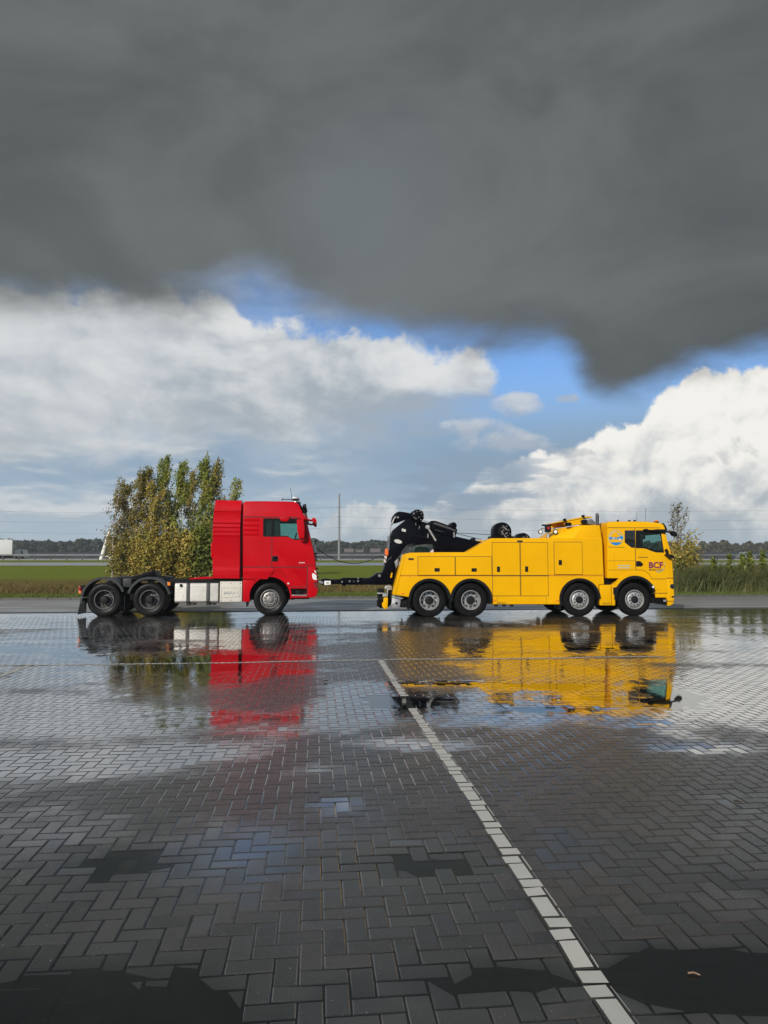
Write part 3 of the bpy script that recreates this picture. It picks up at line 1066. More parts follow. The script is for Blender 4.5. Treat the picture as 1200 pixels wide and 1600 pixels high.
def build_land():
    rows = [-60, 0, 20, 32, 33.2, 33.32, 33.6, 35, 36, 37.5] + [37.5 + 1.3 * k for k in range(1, 10)] + [50, 56, 64, 72, 80, 85.4, 86, 90, 95, 100, 101, 103, 106, 112, 130, 180, 230, 300, 500, 900, 1500]
    cols = np.concatenate([[-1500, -900, -400, -200, -120], np.linspace(-80, 80, 81), [120, 200, 400, 900, 1500]])
    v = []
    for t in rows:
        k = min(1, max(0, (60 - t) / 20))                # the kerb follows the yard, the highway runs straight across
        for s in cols:
            sl = math.tan(-YAW) * k
            sx = max(-120, min(120, s))
            bump = 0
            if 37 < t < 84:
                bump = (vnoise(np.array([s * 0.3 + 500]), np.array([t * 0.3]))[0] - 0.5) * 0.12
            v.append((s, t / (1 if k == 0 else 1) + sx * sl, zland(t) + bump))
    v = np.array(v)
    idx = np.arange(len(v)).reshape(len(rows), len(cols))
    q = np.stack([idx[:-1, :-1], idx[:-1, 1:], idx[1:, 1:], idx[1:, :-1]], -1).reshape(-1, 4)
    o = mesh_np('grass_field', v, q, surface_material('meadow', grass_fn, 0.95, 0.6, 3.0, 0.15, 0.02), True)
    tag(o, 'green meadow rising gently behind the trucks', kind='structure')

    def strip(name, t0, t1, z0, z1, m, label, yawed=True, half=70, n=60, kind='structure'):
        v = []
        for i in range(n + 1):
            s = -half + 2 * half * i / n
            for t, z in ((t0, z0), (t1, z1)):
                v.append((s, t + (s * math.tan(-YAW) if yawed else 0), z))
        idx = np.arange(len(v)).reshape(n + 1, 2)
        q = np.stack([idx[:-1, 0], idx[1:, 0], idx[1:, 1], idx[:-1, 1]], -1)
        return tag(mesh_np(name, np.array(v), q, m), label, kind=kind)

    asphalt = surface_material('wet_asphalt', asphalt_fn, 0.3, 0.35, 60, 0.004)
    k = 1 / math.cos(YAW)
    strip('access_road', T_END * k + 0.30, 33.05, 0.012, 0.012, asphalt, 'wet grey asphalt road between the yard and the verge')
    # the gutter between the paving and the road
    g_m = mat('gutter_concrete', (0.045, 0.045, 0.045), 0.35, var=0.2, bump=0.3)
    mb = MB()
    mb.prism_x([(0.0, -0.05), (0.0, 0.004), (0.10, 0.004), (0.15, -0.012), (0.20, 0.020), (0.32, 0.022), (0.32, -0.05)], -24, 25)
    o = mb.build('gutter', g_m, bevel=0.004, seg=1)
    o.location = (0, T_END * k - 0.01, 0)
    o.rotation_euler = (0, 0, -YAW)
    tag(o, 'dark wet drain gutter along the far edge of the paving', kind='structure')
    kb = MB()
    for i in range(-34, 36):
        kb.box(i * 1.0 + 0.004, i * 1.0 + 0.996, 0, 0.15, -0.05, 0.105 + random.uniform(-0.004, 0.004))
    mat('kerb_stone', (0.085, 0.083, 0.078), 0.6, var=0.25, bump=0.3)
    o = kb.build('kerb', 'kerb_stone', bevel=0.012, seg=1)
    o.location = (0, 33.10, 0)
    o.rotation_euler = (0, 0, -YAW)
    tag(o, 'low dark concrete kerb between the road and the verge', kind='structure')
    hw = surface_material('highway_asphalt', lambda g, P: (g.mix(g.noise(P, 3, 5, 0.6), (0.14, 0.14, 0.142), (0.20, 0.20, 0.20)), None), 0.30, 0.1, 20, 0.004)
    strip('highway', 86, 100, 1.308, 1.663, hw, 'pale wet highway running past beyond the meadow', False, 300)
    hw2 = surface_material('shoulder_concrete', lambda g, P: (g.mix(g.noise(P, 1, 5, 0.6), (0.24, 0.24, 0.20), (0.36, 0.35, 0.30)), None), 0.5, 0.1, 20, 0.004)
    strip('highway_shoulder', 112, 120, 2.02, 2.30, hw2, 'pale strip of the second carriageway behind the guard rail', False, 300)


build_land()


# ------------------------------------------------------------------ guard rail, far side
def build_guardrail(y, z, x0, x1, step, rail_h, label, double=True, name='guard_rail', post_m='dark_metal', beam_m='galv'):
    t = empty(name, ((x0 + x1) / 2, y, z))
    tag(t, label, 'guard rail')
    cx = (x0 + x1) / 2
    n = int((x1 - x0) / step)
    pm = MB().box(-0.06, 0.06, -0.05, 0.10, -0.15, rail_h + 0.02).build('post', post_m)
    pm.parent = t
    pm.location = (x0 - cx, 0, 0)
    for i in range(1, n + 1):
        c = pm.copy()
        COL.objects.link(c)
        c.parent = t
        c.location = (x0 - cx + i * step, 0, 0)
    prof = [(-0.09, rail_h - 0.16), (-0.15, rail_h - 0.13), (-0.15, rail_h - 0.08), (-0.10, rail_h - 0.05), (-0.15, rail_h - 0.02), (-0.15, rail_h + 0.05), (-0.09, rail_h + 0.08), (-0.075, rail_h)]
    L = 24.0
    k = int((x1 - x0) / L)
    b0 = MB().prism_x(prof, 0.0, L - 0.01).build('beam', beam_m, parent=t)
    b0.location = (x0 - cx, 0, 0)
    for i in range(1, k):
        c = b0.copy()
        COL.objects.link(c)
        c.parent = t
        c.location = (x0 - cx + i * L, 0, 0)
    return t


build_guardrail(107.5, 1.98, -72, 72, 2.4, 0.86, 'long dark steel guard rail beyond the highway with many posts')

# noise barrier and far wood
MATS_LEAF = {}


def leaf_material(name, cols, rough=0.55, scale=1.2, trans=0.25):
    """leaf colours scattered by position: list of colours from dark to light kinds"""
    m = bpy.data.materials.new(name)
    m.use_nodes = True
    t = m.node_tree
    g = NT(t)
    b = t.nodes['Principled BSDF']
    geo = g.n('ShaderNodeNewGeometry')
    tc = g.n('ShaderNodeTexCoord')
    ob = S(g, tc.outputs['Object'])
    rnd = S(g, geo.outputs['Random Per Island'])
    n = g.noise(ob, scale, 4, 0.6)
    f = rnd * 0.55 + (n - 0.5) * 1.5 + 0.22
    ramp = g.n('ShaderNodeValToRGB')
    el = ramp.color_ramp.elements
    while len(el) < len(cols): el.new(0.5)
    for i, c in enumerate(cols):
        el[i].position = i / (len(cols) - 1)
        el[i].color = (*c, 1)
    g.put(ramp.inputs[0], f)
    t.links.new(ramp.outputs[0], b.inputs['Base Color'])
    b.inputs['Roughness'].default_value = rough
    b.inputs['Specular IOR Level'].default_value = 0.3
    if trans:
        tl = g.n('ShaderNodeBsdfTranslucent')
        t.links.new(ramp.outputs[0], tl.inputs[0])
        mx = g.n('ShaderNodeMixShader')
        mx.inputs[0].default_value = trans
        t.links.new(b.outputs[0], mx.inputs[1])
        t.links.new(tl.outputs[0], mx.inputs[2])
        t.links.new(mx.outputs[0], t.nodes['Material Output'].inputs[0])
    return m


def leaf_quads(P, size, r, stretch=1.7, droop=0.0, up=None):
    """one small diamond leaf at each point of P (n,3): verts (4n,3), quads (n,4)"""
    n = len(P)
    d = r.normal(size=(n, 3))
    if up is not None: d = d * (1 - abs(droop)) + np.array(up) * droop * 2
    d /= np.linalg.norm(d, axis=1)[:, None]
    e = r.normal(size=(n, 3))
    w = np.cross(d, e)
    w /= np.linalg.norm(w, axis=1)[:, None] + 1e-9
    s = size * (0.6 + 0.8 * r.random(n))[:, None]
    a, b = d * s * stretch * 0.5, w * s * 0.5
    v = np.stack([P - a, P + b - a * 0.1, P + a, P - b - a * 0.1], 1).reshape(-1, 3)
    q = np.arange(4 * n).reshape(n, 4)
    return v, q


def far_wood(name, label, xs, y, top_fn, mat_, size=1.1, per=160, base=2.0):
    r = np.random.default_rng(len(label) * 7)
    V, Q, k = [], [], 0
    for x in xs:
        h = top_fn(x) * (0.86 + 0.24 * r.random())
        w = (2.6 + 2.4 * r.random()) * (h / 12)
        yy = y + r.normal() * 10
        n = int(per * h / 12)
        th = r.random(n) * 2 * math.pi
        zz = r.random(n) ** 0.75
        prof = np.sqrt(np.clip(1 - ((zz - 0.42) / 0.62) ** 2, 0.02, 1))
        rad = w * prof * np.sqrt(r.random(n))
        P = np.stack([x + rad * np.cos(th), yy + rad * np.sin(th), base + zz * h], 1)
        v, q = leaf_quads(P, size * (0.7 + h / 30), r, 1.3)
        V.append(v)
        Q.append(q + k)
        k += len(v)
    o = mesh_np(name, np.concatenate(V), np.concatenate(Q), mat_)
    return tag(o, label, kind='stuff')


# ------------------------------------------------------------------ trucks: local x forward, y away from the camera, z up
class Frame:
    """turns points of the photograph into local (x, z) on the plane local y = yl of a vehicle"""
    def __init__(self, u, v, yaw, tilt_u=None, tilt=0.0):
        x, y = ground(u, v)
        self.o = Vector((x, y, 0))
        self.yaw = yaw
        self.fx = Vector((math.cos(yaw), math.sin(yaw), 0))
        self.fy = Vector((-math.sin(yaw), math.cos(yaw), 0))
        self.tilt_u, self.tilt = tilt_u, tilt

    def __call__(self, u, v, yl=0.0):
        d = ray(u, v)
        c = Vector((0, 0, CAM_H)) - self.o
        t = (yl - c.dot(self.fy)) / d.dot(self.fy)
        p = c + d * t
        x, z = p.dot(self.fx), p.z
        if self.tilt_u is not None and u < self.tilt_u:
            z += self.tilt * (self.tilt_u - u)
        return x, z

    def pts(self, lst, yl=0.0):
        return [self(u, v, yl) for u, v in lst]

    def x(self, u, yl=0.0, v=900): return self(u, v, yl)[0]
    def z(self, v, u=600, yl=0.0): return self(u, v, yl)[1]

    def rect(self, u0, v0, u1, v1, yl=0.0):
        """x0, x1, z0, z1"""
        xa, za = self(u0, v0, yl)
        xb, zb = self(u1, v1, yl)
        return min(xa, xb), max(xa, xb), min(za, zb), max(za, zb)


def pbox(mb, F, u0, v0, u1, v1, y0, y1, yl=None):
    x0, x1, z0, z1 = F.rect(u0, v0, u1, v1, y0 if yl is None else yl)
    return mb.box(x0, x1, y0, y1, z0, z1)


def pprism(mb, F, poly, y0, y1, yl=None):
    return mb.prism(F.pts(poly, y0 if yl is None else yl), y0, y1)


# ------------------------------------------------------------------ wheels
TR = 0.515


def tyre_mb(y0=0.0):
    r = TR
    w = 0.29
    prof = [(0.300, 0.030), (0.318, 0.014), (0.345, 0.006), (0.385, -0.004), (0.392, -0.009), (0.400, -0.009), (0.407, -0.004), (0.445, -0.008), (r - 0.045, 0.000), (r - 0.018, 0.012), (r - 0.003, 0.028), (r, 0.045)]
    for k in range(1, 4):
        c = 0.045 + (w - 0.09) * k / 4
        prof += [(r, c - 0.010), (r - 0.013, c - 0.006), (r - 0.013, c + 0.006), (r, c + 0.010)]
    prof += [(a, w - b) for a, b in reversed(prof[:12])]
    mb = MB().lathe(prof, 0, 0, y0, 56)
    # shoulder lugs
    for i in range(46):
        a = 2 * math.pi * i / 46
        c, s = math.cos(a), math.sin(a)
        t = 0.011
        vs = []
        for rr, yy in ((r - 0.040, -0.004), (r - 0.004, 0.020), (r + 0.004, 0.050), (r - 0.040, 0.050)):
            for q in (-t, t):
                vs.append((rr * c - q * s, y0 + yy, rr * s + q * c))
        mb.add(vs, [(0, 2, 3, 1), (2, 4, 5, 3), (0, 6, 4, 2), (1, 3, 5, 7)])
    return mb


def ring_of(mb, r, y, n, size, depth, seg=7, a0=0.0):
    for i in range(n):
        a = a0 + 2 * math.pi * i / n
        mb.lathe([(0.0, y - depth), (size * 0.8, y - depth), (size, y - depth * 0.6), (size, y)], r * math.cos(a), r * math.sin(a), 0, seg)
    return mb


def wheel_steer(parent, rim_m, hub_m, tyre_m):
    w = empty('wheel', parent=parent)
    tyre_mb().build('tyre', tyre_m, w)
    rim = MB().lathe([(0.300, 0.040), (0.304, 0.018), (0.296, 0.002), (0.284, 0.000), (0.274, 0.012), (0.266, 0.050), (0.250, 0.085), (0.236, 0.082), (0.228, 0.045), (0.222, 0.022), (0.200, 0.012), (0.135, 0.008), (0.118, 0.010), (0.112, 0.030), (0.0, 0.030)], 0, 0, 0, 48)
    rim.build('rim', rim_m, w)
    hub = MB().lathe([(0.112, 0.030), (0.108, -0.012), (0.098, -0.030), (0.070, -0.036), (0.066, -0.046), (0.030, -0.050), (0.0, -0.050)], 0, 0, 0, 28)
    hub.build('hub', hub_m, w)
    nuts = ring_of(MB(), 0.168, 0.012, 10, 0.020, 0.030, 8, 0.2)
    nuts.build('lug_nuts', 'hub_dark' if rim_m != 'grey_rim' else 'hub_dark', w)
    ring_of(MB(), 0.250, 0.070, 10, 0.015, 0.006, 8, 0.52).build('hand_holes', 'hub_dark', w)
    return w


def wheel_drive(parent, rim_m, hub_m, tyre_m, nut_m):
    w = empty('wheel', parent=parent)
    tyre_mb().build('tyre', tyre_m, w)
    tyre_mb(0.33).build('tyre', tyre_m, w)
    rim = MB().lathe([(0.300, 0.040), (0.304, 0.016), (0.296, 0.000), (0.282, 0.000), (0.272, 0.020), (0.266, 0.120), (0.256, 0.190), (0.240, 0.205), (0.150, 0.190), (0.122, 0.180), (0.0, 0.180)], 0, 0, 0, 48)
    rim.build('rim', rim_m, w)
    hub = MB().lathe([(0.128, 0.145), (0.124, 0.020), (0.112, -0.006), (0.092, -0.014), (0.086, -0.008), (0.050, -0.012), (0.0, -0.012)], 0, 0, 0, 28)
    hub.build('hub', hub_m, w)
    ring_of(MB(), 0.166, 0.193, 10, 0.019, 0.045, 8, 0.1).build('lug_nuts', nut_m, w)
    holes = MB()
    for i in range(10):
        a = 0.42 + 2 * math.pi * i / 10
        c, s = math.cos(a), math.sin(a)
        vs = []
        for k in range(8):
            b = 2 * math.pi * k / 8
            rr, tt = 0.214 + 0.024 * math.cos(b), 0.034 * math.sin(b)
            vs.append((rr * c - tt * s, 0.186, rr * s + tt * c))
        holes.add(vs, [tuple(range(8))])
    holes.build('hand_holes', 'hub_dark', w)
    return w


def set_wheel(w, x, y, parent, far=False, z=TR - 0.006, spin=0.0):
    w.parent = parent
    w.location = (x, y, z)
    w.rotation_euler = (0, spin, math.pi if far else 0)


def wheel_pair(proto, used, root, x, ynear, yfar, z=TR - 0.006):
    for far in (False, True):
        w = proto if not used else copy_tree(proto)
        used.append(1)
        set_wheel(w, x, yfar if far else ynear, root, far, z, random.uniform(0, 6.28))


def lean_in(o, z0, k, W):
    """tilt the sides of a cab above z0 towards its middle by k metres per metre"""
    bm = bmesh.new()
    bm.from_mesh(o.data)
    bmesh.ops.bisect_plane(bm, geom=bm.verts[:] + bm.edges[:] + bm.faces[:], plane_co=(0, 0, z0), plane_no=(0, 0, 1))
    for v in bm.verts:
        if v.co.z > z0:
            v.co.y += (v.co.z - z0) * k * (1 - 2 * v.co.y / W)
    bm.to_mesh(o.data)
    bm.free()
    o.data.set_sharp_from_angle(angle=R(12))


# ------------------------------------------------------------------ red tractor unit
def build_red_truck():
    F = Frame(421.7, 961.6, R(5.2), 420, 0.00024)
    W = 2.50
    root = empty('tractor_truck', F.o, F.yaw)
    tag(root, 'red three axle tractor truck without trailer, standing behind the yellow tow truck', 'truck')

    # chassis
    mb = MB()
    x0, x1 = F.x(128), F.x(488)
    for y in (0.72, 1.66):
        mb.box(x0, x1, y, y + 0.12, 0.72, 0.98)
    for u in (140, 198, 255, 320, 380, 440):
        x = F.x(u)
        mb.box(x - 0.08, x + 0.08, 0.84, 1.66, 0.76, 0.94)
    mb.build('chassis_frame', 'chassis', root, 0.01)
    for u in (162, 233.3, 421.7):
        x = F.x(u)
        ax = MB()
        ax.tube([(x, 0.25, 0.5), (x, 1.0, 0.5), (x, 1.25, 0.47), (x, 1.5, 0.5), (x, 2.25, 0.5)], 0.085, 10)
        if u < 400:
            ax.lathe([(0.0, -0.22), (0.16, -0.2), (0.24, -0.06), (0.24, 0.06), (0.16, 0.2), (0.0, 0.22)], x, 0.5, 1.25, 16)
        ax.build('axle', 'chassis', root)
    MB().tube([(F.x(233), 1.25, 0.55), (F.x(330), 1.25, 0.62)], 0.06, 8).build('drive_shaft', 'chassis', root)
    # black side rail seen above the tank
    mb = MB()
    pbox(mb, F, 262, 906.5, 379, 913, 0.10, 0.70)
    mb.build('side_rail', 'chassis', root, 0.01)

    # wheels
    used = []
    pr = wheel_drive(root, 'dark_rim', 'hub_dark', 'tyre_wet', 'hub_dark')
    for u in (162, 233.3):
        wheel_pair(pr, used, root, F.x(u, 0.0, 941), 0.02, W - 0.02)
    used = []
    pf = wheel_steer(root, 'grey_rim', 'grey_rim', 'tyre_wet')
    wheel_pair(pf, used, root, F.x(421.7, 0.0, 935), 0.03, W - 0.03)

    # mudguards over the rear wheels
    zc = TR
    for far in (0, 1):
        for u in (162, 233.3):
            x = F.x(u)
            mb = MB()
            y0, y1 = (-0.02, 0.66) if not far else (W - 0.66, W + 0.02)
            mb.arc(x, zc + 0.03, 0.625, 0.66, 12 if u > 200 else 20, 176 if u < 200 else 165, y0, y1)
            mb.arc(x, zc + 0.03, 0.60, 0.672, 12 if u > 200 else 20, 176 if u < 200 else 165, y0 - 0.012 if not far else y1 - 0.03, y0 + 0.03 if not far else y1 + 0.012)
            if u < 200:
                mb.box(x - 0.672, x - 0.615, y0, y1, zc - 0.12, zc + 0.05)
            mb.build('mudguard', 'mudguard', root)
        fl = MB()
        xm = F.x(131)
        y0 = 0.0 if not far else W - 0.6
        fl.prism([(xm - 0.08, 0.48), (xm + 0.05, 0.48), (xm + 0.10, 0.12), (xm - 0.16, 0.06)], y0, y0 + 0.02)
        fl.box(xm - 0.1, xm - 0.08, y0 + 0.02, y0 + 0.6, 0.08, 0.5)
        fl.build('mud_flap', 'black_plastic', root)
    fl = MB()
    xm = F.x(196.5)
    fl.box(xm - 0.035, xm - 0.015, 0.02, 0.6, 0.16, 0.62)
    fl.build('mud_flap', 'black_plastic', root)
    mb = MB()
    pbox(mb, F, 192, 907, 205, 920, 0.08, 0.60)
    mb.build('mudguard_bridge', 'mudguard', root, 0.02)

    # tail lights, side marker
    for far in (0, 1):
        tl = MB()
        x = F.x(122)
        ya = 0.10 if not far else 2.0
        tl.box(x, x + 0.09, ya, ya + 0.40, 0.78, 0.93)
        t = tl.build('tail_light', 'lamp_red', root, 0.012)
        MB().box(x + 0.002, x + 0.075, ya - 0.006, ya + 0.12, 0.70, 0.775).build('indicator', 'lamp_amber', t, 0.008)
    MB().box(F.x(123), F.x(130), 0.1, W - 0.1, 0.80, 0.95).build('rear_beam', 'chassis', root, 0.012)
    mk = MB()
    pbox(mk, F, 261.5, 911.5, 266, 917, -0.045, 0.02)
    mk.build('side_marker', 'lamp_amber', root, 0.008)

    # fifth wheel: ramps and coupling plate
    mb = MB()
    yl = 1.0
    pprism(mb, F, [(205, 906), (208, 902.5), (222, 899.5), (226, 896.5), (241, 895.5), (246, 899), (246, 908), (205, 908)], 0.85, 1.65, yl)
    pprism(mb, F, [(203, 904.5), (225, 898.5), (226, 900.5), (205, 907)], 0.92, 1.02, yl)
    pprism(mb, F, [(224, 897), (240, 893.8), (243, 896), (226, 899)], 0.90, 1.60, yl)
    mb.build('fifth_wheel', 'black_paint', root, 0.012)
    mb = MB()
    pbox(mb, F, 180, 905, 265, 909, 0.75, 1.75, 1.0)
    mb.build('deck_plate', 'chassis', root, 0.01)

    # fuel tank and its straps
    x0, x1, z0, z1 = F.rect(273, 913, 340.5, 943)
    tk = MB().prism_x([(0.02, z0 + 0.06), (0.02, z1 - 0.05), (0.07, z1), (0.62, z1), (0.66, z1 - 0.04), (0.66, z0 + 0.06), (0.60, z0), (0.08, z0)], x0, x1)
    tank = tk.build('fuel_tank', 'tank_metal', root, 0.022, 3)
    for a, b in ((291.4, 297), (322.6, 328.4)):
        xa, xb = F.x(a), F.x(b)
        s = MB().prism_x([(0.004, z0 + 0.05), (0.004, z1 - 0.045), (0.06, z1 + 0.016), (0.62, z1 + 0.016), (0.62, z0 - 0.10), (0.08, z0 - 0.08), (0.06, z0 - 0.016)], xa, xb)
        s.build('strap', 'strap', tank, 0.008)
        MB().box(xa - 0.03, xb + 0.12, 0.10, 0.6, z0 - 0.075, z0 - 0.02).build('bracket', 'strap', tank, 0.01)
    MB().lathe([(0.0, -0.03), (0.045, -0.03), (0.05, 0.0), (0.05, 0.02)], F.x(283), z1 - 0.075, 0.02, 20).build('filler_cap', 'black_plastic', tank)

    # battery box with embossed letters
    x0, x1, z0, z1 = F.rect(343.7, 909.5, 378, 941)
    bx = MB().box(x0, x1, 0.0, 0.62, z0, z1).build('battery_box', 'box_plastic', root, 0.02, 3)
    fr = MB()
    a0, a1, b0, b1 = F.rect(345.5, 918.5, 375.5, 934.5)
    rim_ = [(a0, b0, a0 + 0.02, b1), (a0, b1 - 0.02, a1, b1)]
    for p, q, r_, s_ in rim_:
        fr.box(p, r_, -0.012, 0.0, q, s_)
    fr.prism([(a1 - 0.03, b1), (a1, b1), (a1 - 0.02, b0 + 0.05), (a1 - 0.05, b0 + 0.04)], -0.014, 0.0)
    fr.prism([(a0, b0), (a0, b0 + 0.02), (a1 - 0.05, b0 + 0.06), (a1 - 0.02, b0 + 0.045)], -0.014, 0.0)
    fr.build('embossed_frame', 'box_plastic', bx, 0.004, 1)
    xa, za = F(349.5, 929.0)
    text_mb('MAN', 0.43, xa, za, -0.001, 0.016, 0.10, 0.01).build('lettering', 'white_print', bx)
    bt = MB()
    for u in (346, 360.8, 375.5):
        for v in (912, 938.6):
            p = F(u, v)
            bt.lathe([(0.0, -0.006), (0.013, -0.006), (0.015, 0.0)], p[0], p[1], 0, 10)
    bt.build('bolt_heads', 'strap', bx)

    # cab shell
    outline = F.pts([(379.3, 906.8), (379.3, 790), (381.0, 783.3), (400, 782.6), (440, 782.8), (460, 783.2), (467, 787.5), (474, 803), (478, 810), (485.2, 840), (490, 860), (493, 877), (494.6, 893), (495.6, 910), (496, 924), (493, 932), (482, 934.5), (450, 935), (447, 912)])
    cab = MB().prism(outline, 0.0, W)
    cx, cz = F(421.5, 932)
    zr = TR - 0.01
    arch = MB().lathe([(0.0, -0.1), (0.655, -0.1), (0.655, 0.75), (0.0, 0.75)], cx, zr + 0.06, 0, 40)
    arch2 = MB().lathe([(0.0, W - 0.75), (0.655, W - 0.75), (0.655, W + 0.1), (0.0, W + 0.1)], cx, zr + 0.06, 0, 40)
    inner = MB()
    xi0, xi1, zi0, zi1 = F.rect(409, 809, 473, 856)
    inner.prism(F.pts([(405, 856), (405, 808.5), (470, 808.5), (476, 815), (481, 840), (484, 856)]), 0.07, W - 0.07)
    winpoly = F.pts([(411.3, 811.5), (412.6, 810.2), (470.5, 810.2), (474, 812), (482.5, 843.2), (468, 843.4), (456.8, 842.3), (449.8, 838.2), (412.8, 838.2), (411.3, 836.8)])
    win = MB().prism(winpoly, -0.1, W + 0.1)
    ws = MB()
    a = F.pts([(470, 813.5), (500, 813.5), (500, 846), (479.0, 846)])
    ws.prism(a, 0.16, W - 0.16)
    # open step well
    st_ = MB()
    sx0, sx1, sz0, sz1 = F.rect(454.5, 919.5, 479.5, 930)
    st_.box(sx0, sx1, -0.1, 0.30, sz0, sz1)
    cabo = cab.build('cab', 'red_paint', root, 0.05, 3, cut=[(arch, 'chassis'), (arch2, 'chassis'), (inner, 'interior'), (win, 'interior'), (ws, 'interior'), (st_, 'dark_red')])
    lean_in(cabo, F.z(807.6, 420), 0.20, W)
    MB().box(cx - 0.75, cx + 0.75, 0.76, 0.80, 0.45, 1.30).build('wheel_well', 'chassis', root)
    MB().box(cx - 0.75, cx + 0.75, W - 0.80, W - 0.76, 0.45, 1.30).build('wheel_well', 'chassis', root)
    # trim of the wheel arch
    for far in (0, 1):
        y0 = -0.015 if not far else W - 0.06
        MB().arc(cx, zr + 0.06, 0.645, 0.685, -4 if True else 0, 190, y0, y0 + 0.075).build('wheel_arch', 'red_paint', root)
    # skirt behind the wheel
    sk = MB()
    pprism(sk, F, [(379.3, 906.6), (398.5, 906.6), (394, 916), (390.6, 926), (390.0, 940.6), (379.3, 940.6)], -0.006, 0.55)
    sk.build('side_skirt', 'red_paint', root, 0.02)
    mb = MB()
    pprism(mb, F, [(384, 940), (389.5, 940), (388, 947), (385, 949)], 0.02, 0.05)
    mb.build('mud_flap', 'black_plastic', root)
    # horizontal ribs behind the door and the seams
    for i, v in enumerate((811.5, 819.5, 826.8, 833.6)):
        rb = MB()
        xa, xb = F.x(379.9), F.x(404.5)
        z = F.z(v, 390)
        rb.add([(xa, 0, z - 0.085), (xb, 0, z - 0.085), (xa, -0.020, z - 0.004), (xb - 0.05, -0.020, z - 0.004), (xa, -0.016, z + 0.006), (xb - 0.05, -0.016, z + 0.006), (xa, 0, z + 0.020), (xb, 0, z + 0.020)], [(0, 1, 3, 2), (2, 3, 5, 4), (4, 5, 7, 6), (1, 7, 5, 3), (0, 2, 4, 6)])
        rb.build('rib', 'red_paint', cabo)
    sm_ = MB()
    for (ua, va, ub, vb) in ((379.6, 807.4, 468, 809.0), (424.2, 838.5, 425.0, 886), (379.6, 886.0, 479.8, 887.0), (479.6, 883, 480.6, 932), (480.5, 882.4, 493, 883.4), (449.5, 916.0, 479.8, 917.0)):
        pbox(sm_, F, ua, va, ub, vb, -0.004, 0.012)
    # the door edge that curves along the arch
    p = [F(425, 886), F(429, 890), (F(437, 893)), F(443, 897), F(448, 903)]
    sm_.tube([(a_, -0.001, b_) for a_, b_ in p], 0.007, 5)
    sm_.build('panel_gaps', 'red_seal', cabo)
    # slanted sill band under the door
    bd = MB()
    xa, xb = F.x(379.8), F.x(425)
    z1_, z0_ = F.z(887.2, 400), F.z(905, 400)
    bd.add([(xa, 0, z1_), (xb, 0, z1_), (xa, -0.045, z1_ - 0.11), (xb + 0.05, -0.045, z1_ - 0.11), (xa, -0.030, z0_), (xb - 0.15, -0.030, z0_), (xa, 0.02, z0_), (xb - 0.15, 0.02, z0_)], [(0, 1, 3, 2), (2, 3, 5, 4), (4, 5, 7, 6), (1, 7, 5, 3), (0, 2, 4, 6)])
    bd.build('sill_band', 'red_paint', cabo)
    # windows: black surround and panes
    for far in (0, 1):
        y = -0.004 if not far else W - 0.006
        pane = MB().prism(winpoly, y + 0.012 if not far else y - 0.012, y + 0.017 if not far else y - 0.007)
        wn = pane.build('door_window', 'cab_glass', root)
        fr_ = MB()
        def bar(a_, b_, c_, d_):
            r_ = F.rect(a_, b_, c_, d_)
            fr_.box(r_[0], r_[1], y, y + 0.035, r_[2], r_[3])
        bar(411.2, 810, 412.6, 838.4)
        bar(423.4, 810, 425.6, 838.4)
        bar(411.3, 809.8, 471, 811.6)
        bar(411.3, 837.2, 450, 838.6)
        for (ua, va, ub, vb) in ((449.5, 837.6, 457, 842.3), (456.5, 841.8, 467, 843.6)):
            q = F.pts([(ua, va), (ub, vb - 0.0), (ub, vb + 0.5), (ua, va + 1.0)])
            fr_.prism(q, y, y + 0.035)
        fr_.build('window_frame', 'black_plastic', wn)
    # dark rear part of the cab inside: bunk wall and seats
    it = MB()
    r_ = F.rect(404, 809.5, 431, 838, 0.4)
    it.box(r_[0], r_[0] + 0.05, 0.08, W - 0.08, r_[2], r_[3])
    it.build('cab_back_wall', 'interior', root)
    for y in (0.35, 1.55):
        se = MB()
        q = F.pts([(424, 856), (424, 826), (426, 816), (433, 815), (437, 826), (438, 856)], y)
        se.prism(q, y, y + 0.52)
        se.build('seat', 'interior', root, 0.04)
    for y in (0.075, W - 0.085):
        q = F.pts([(412, 809.5), (437.6, 809.5), (438.0, 838), (412, 838)], y)
        MB().prism(q, y, y + 0.01).build('curtain', 'interior', root)
    wh = MB()
    c_ = F(461, 842, 1.7)
    ringp = [(c_[0] + 0.10 * math.sin(t_) * 0.5, 1.7 + 0.22 * math.cos(t_), c_[1] + 0.20 * math.sin(t_)) for t_ in [k * 2 * math.pi / 20 for k in range(21)]]
    wh.tube(ringp, 0.018, 6)
    pprism(wh, F, [(452, 856), (456, 846), (462, 841.5), (478, 842), (482, 856)], 0.5, 2.3, 0.6)
    wh.build('dashboard', 'interior', root)
    # windscreen
    gl = MB()
    gl.prism(F.pts([(473.2, 812), (475.2, 811), (487.4, 846), (485.6, 847)]), 0.14, W - 0.14)
    gl.build('windscreen', 'screen_glass', root)
    # red lamp-like deflector above the window, door handle, badge, marker
    mb = MB()
    pprism(mb, F, [(437, 808), (451.8, 808), (451.5, 812), (449, 814.6), (440, 814.6), (437.6, 812)], -0.09, 0.02)
    mb.build('window_deflector', 'red_paint', root, 0.02)
    mb = MB()
    pbox(mb, F, 425.4, 868.8, 434.4, 877.4, -0.006, 0.01)
    h = mb.build('door_handle', 'black_plastic', root, 0.004)
    mb = MB()
    pbox(mb, F, 426.5, 870, 433.4, 873, -0.022, -0.006)
    mb.build('grip', 'black_paint', h, 0.006)
    mb = MB()
    xa, za = F(466.5, 880.0)
    mb.prism([(xa, za), (xa + 0.05, za), (xa + 0.08, za + 0.035), (xa + 0.03, za + 0.03)], -0.005, 0.0)
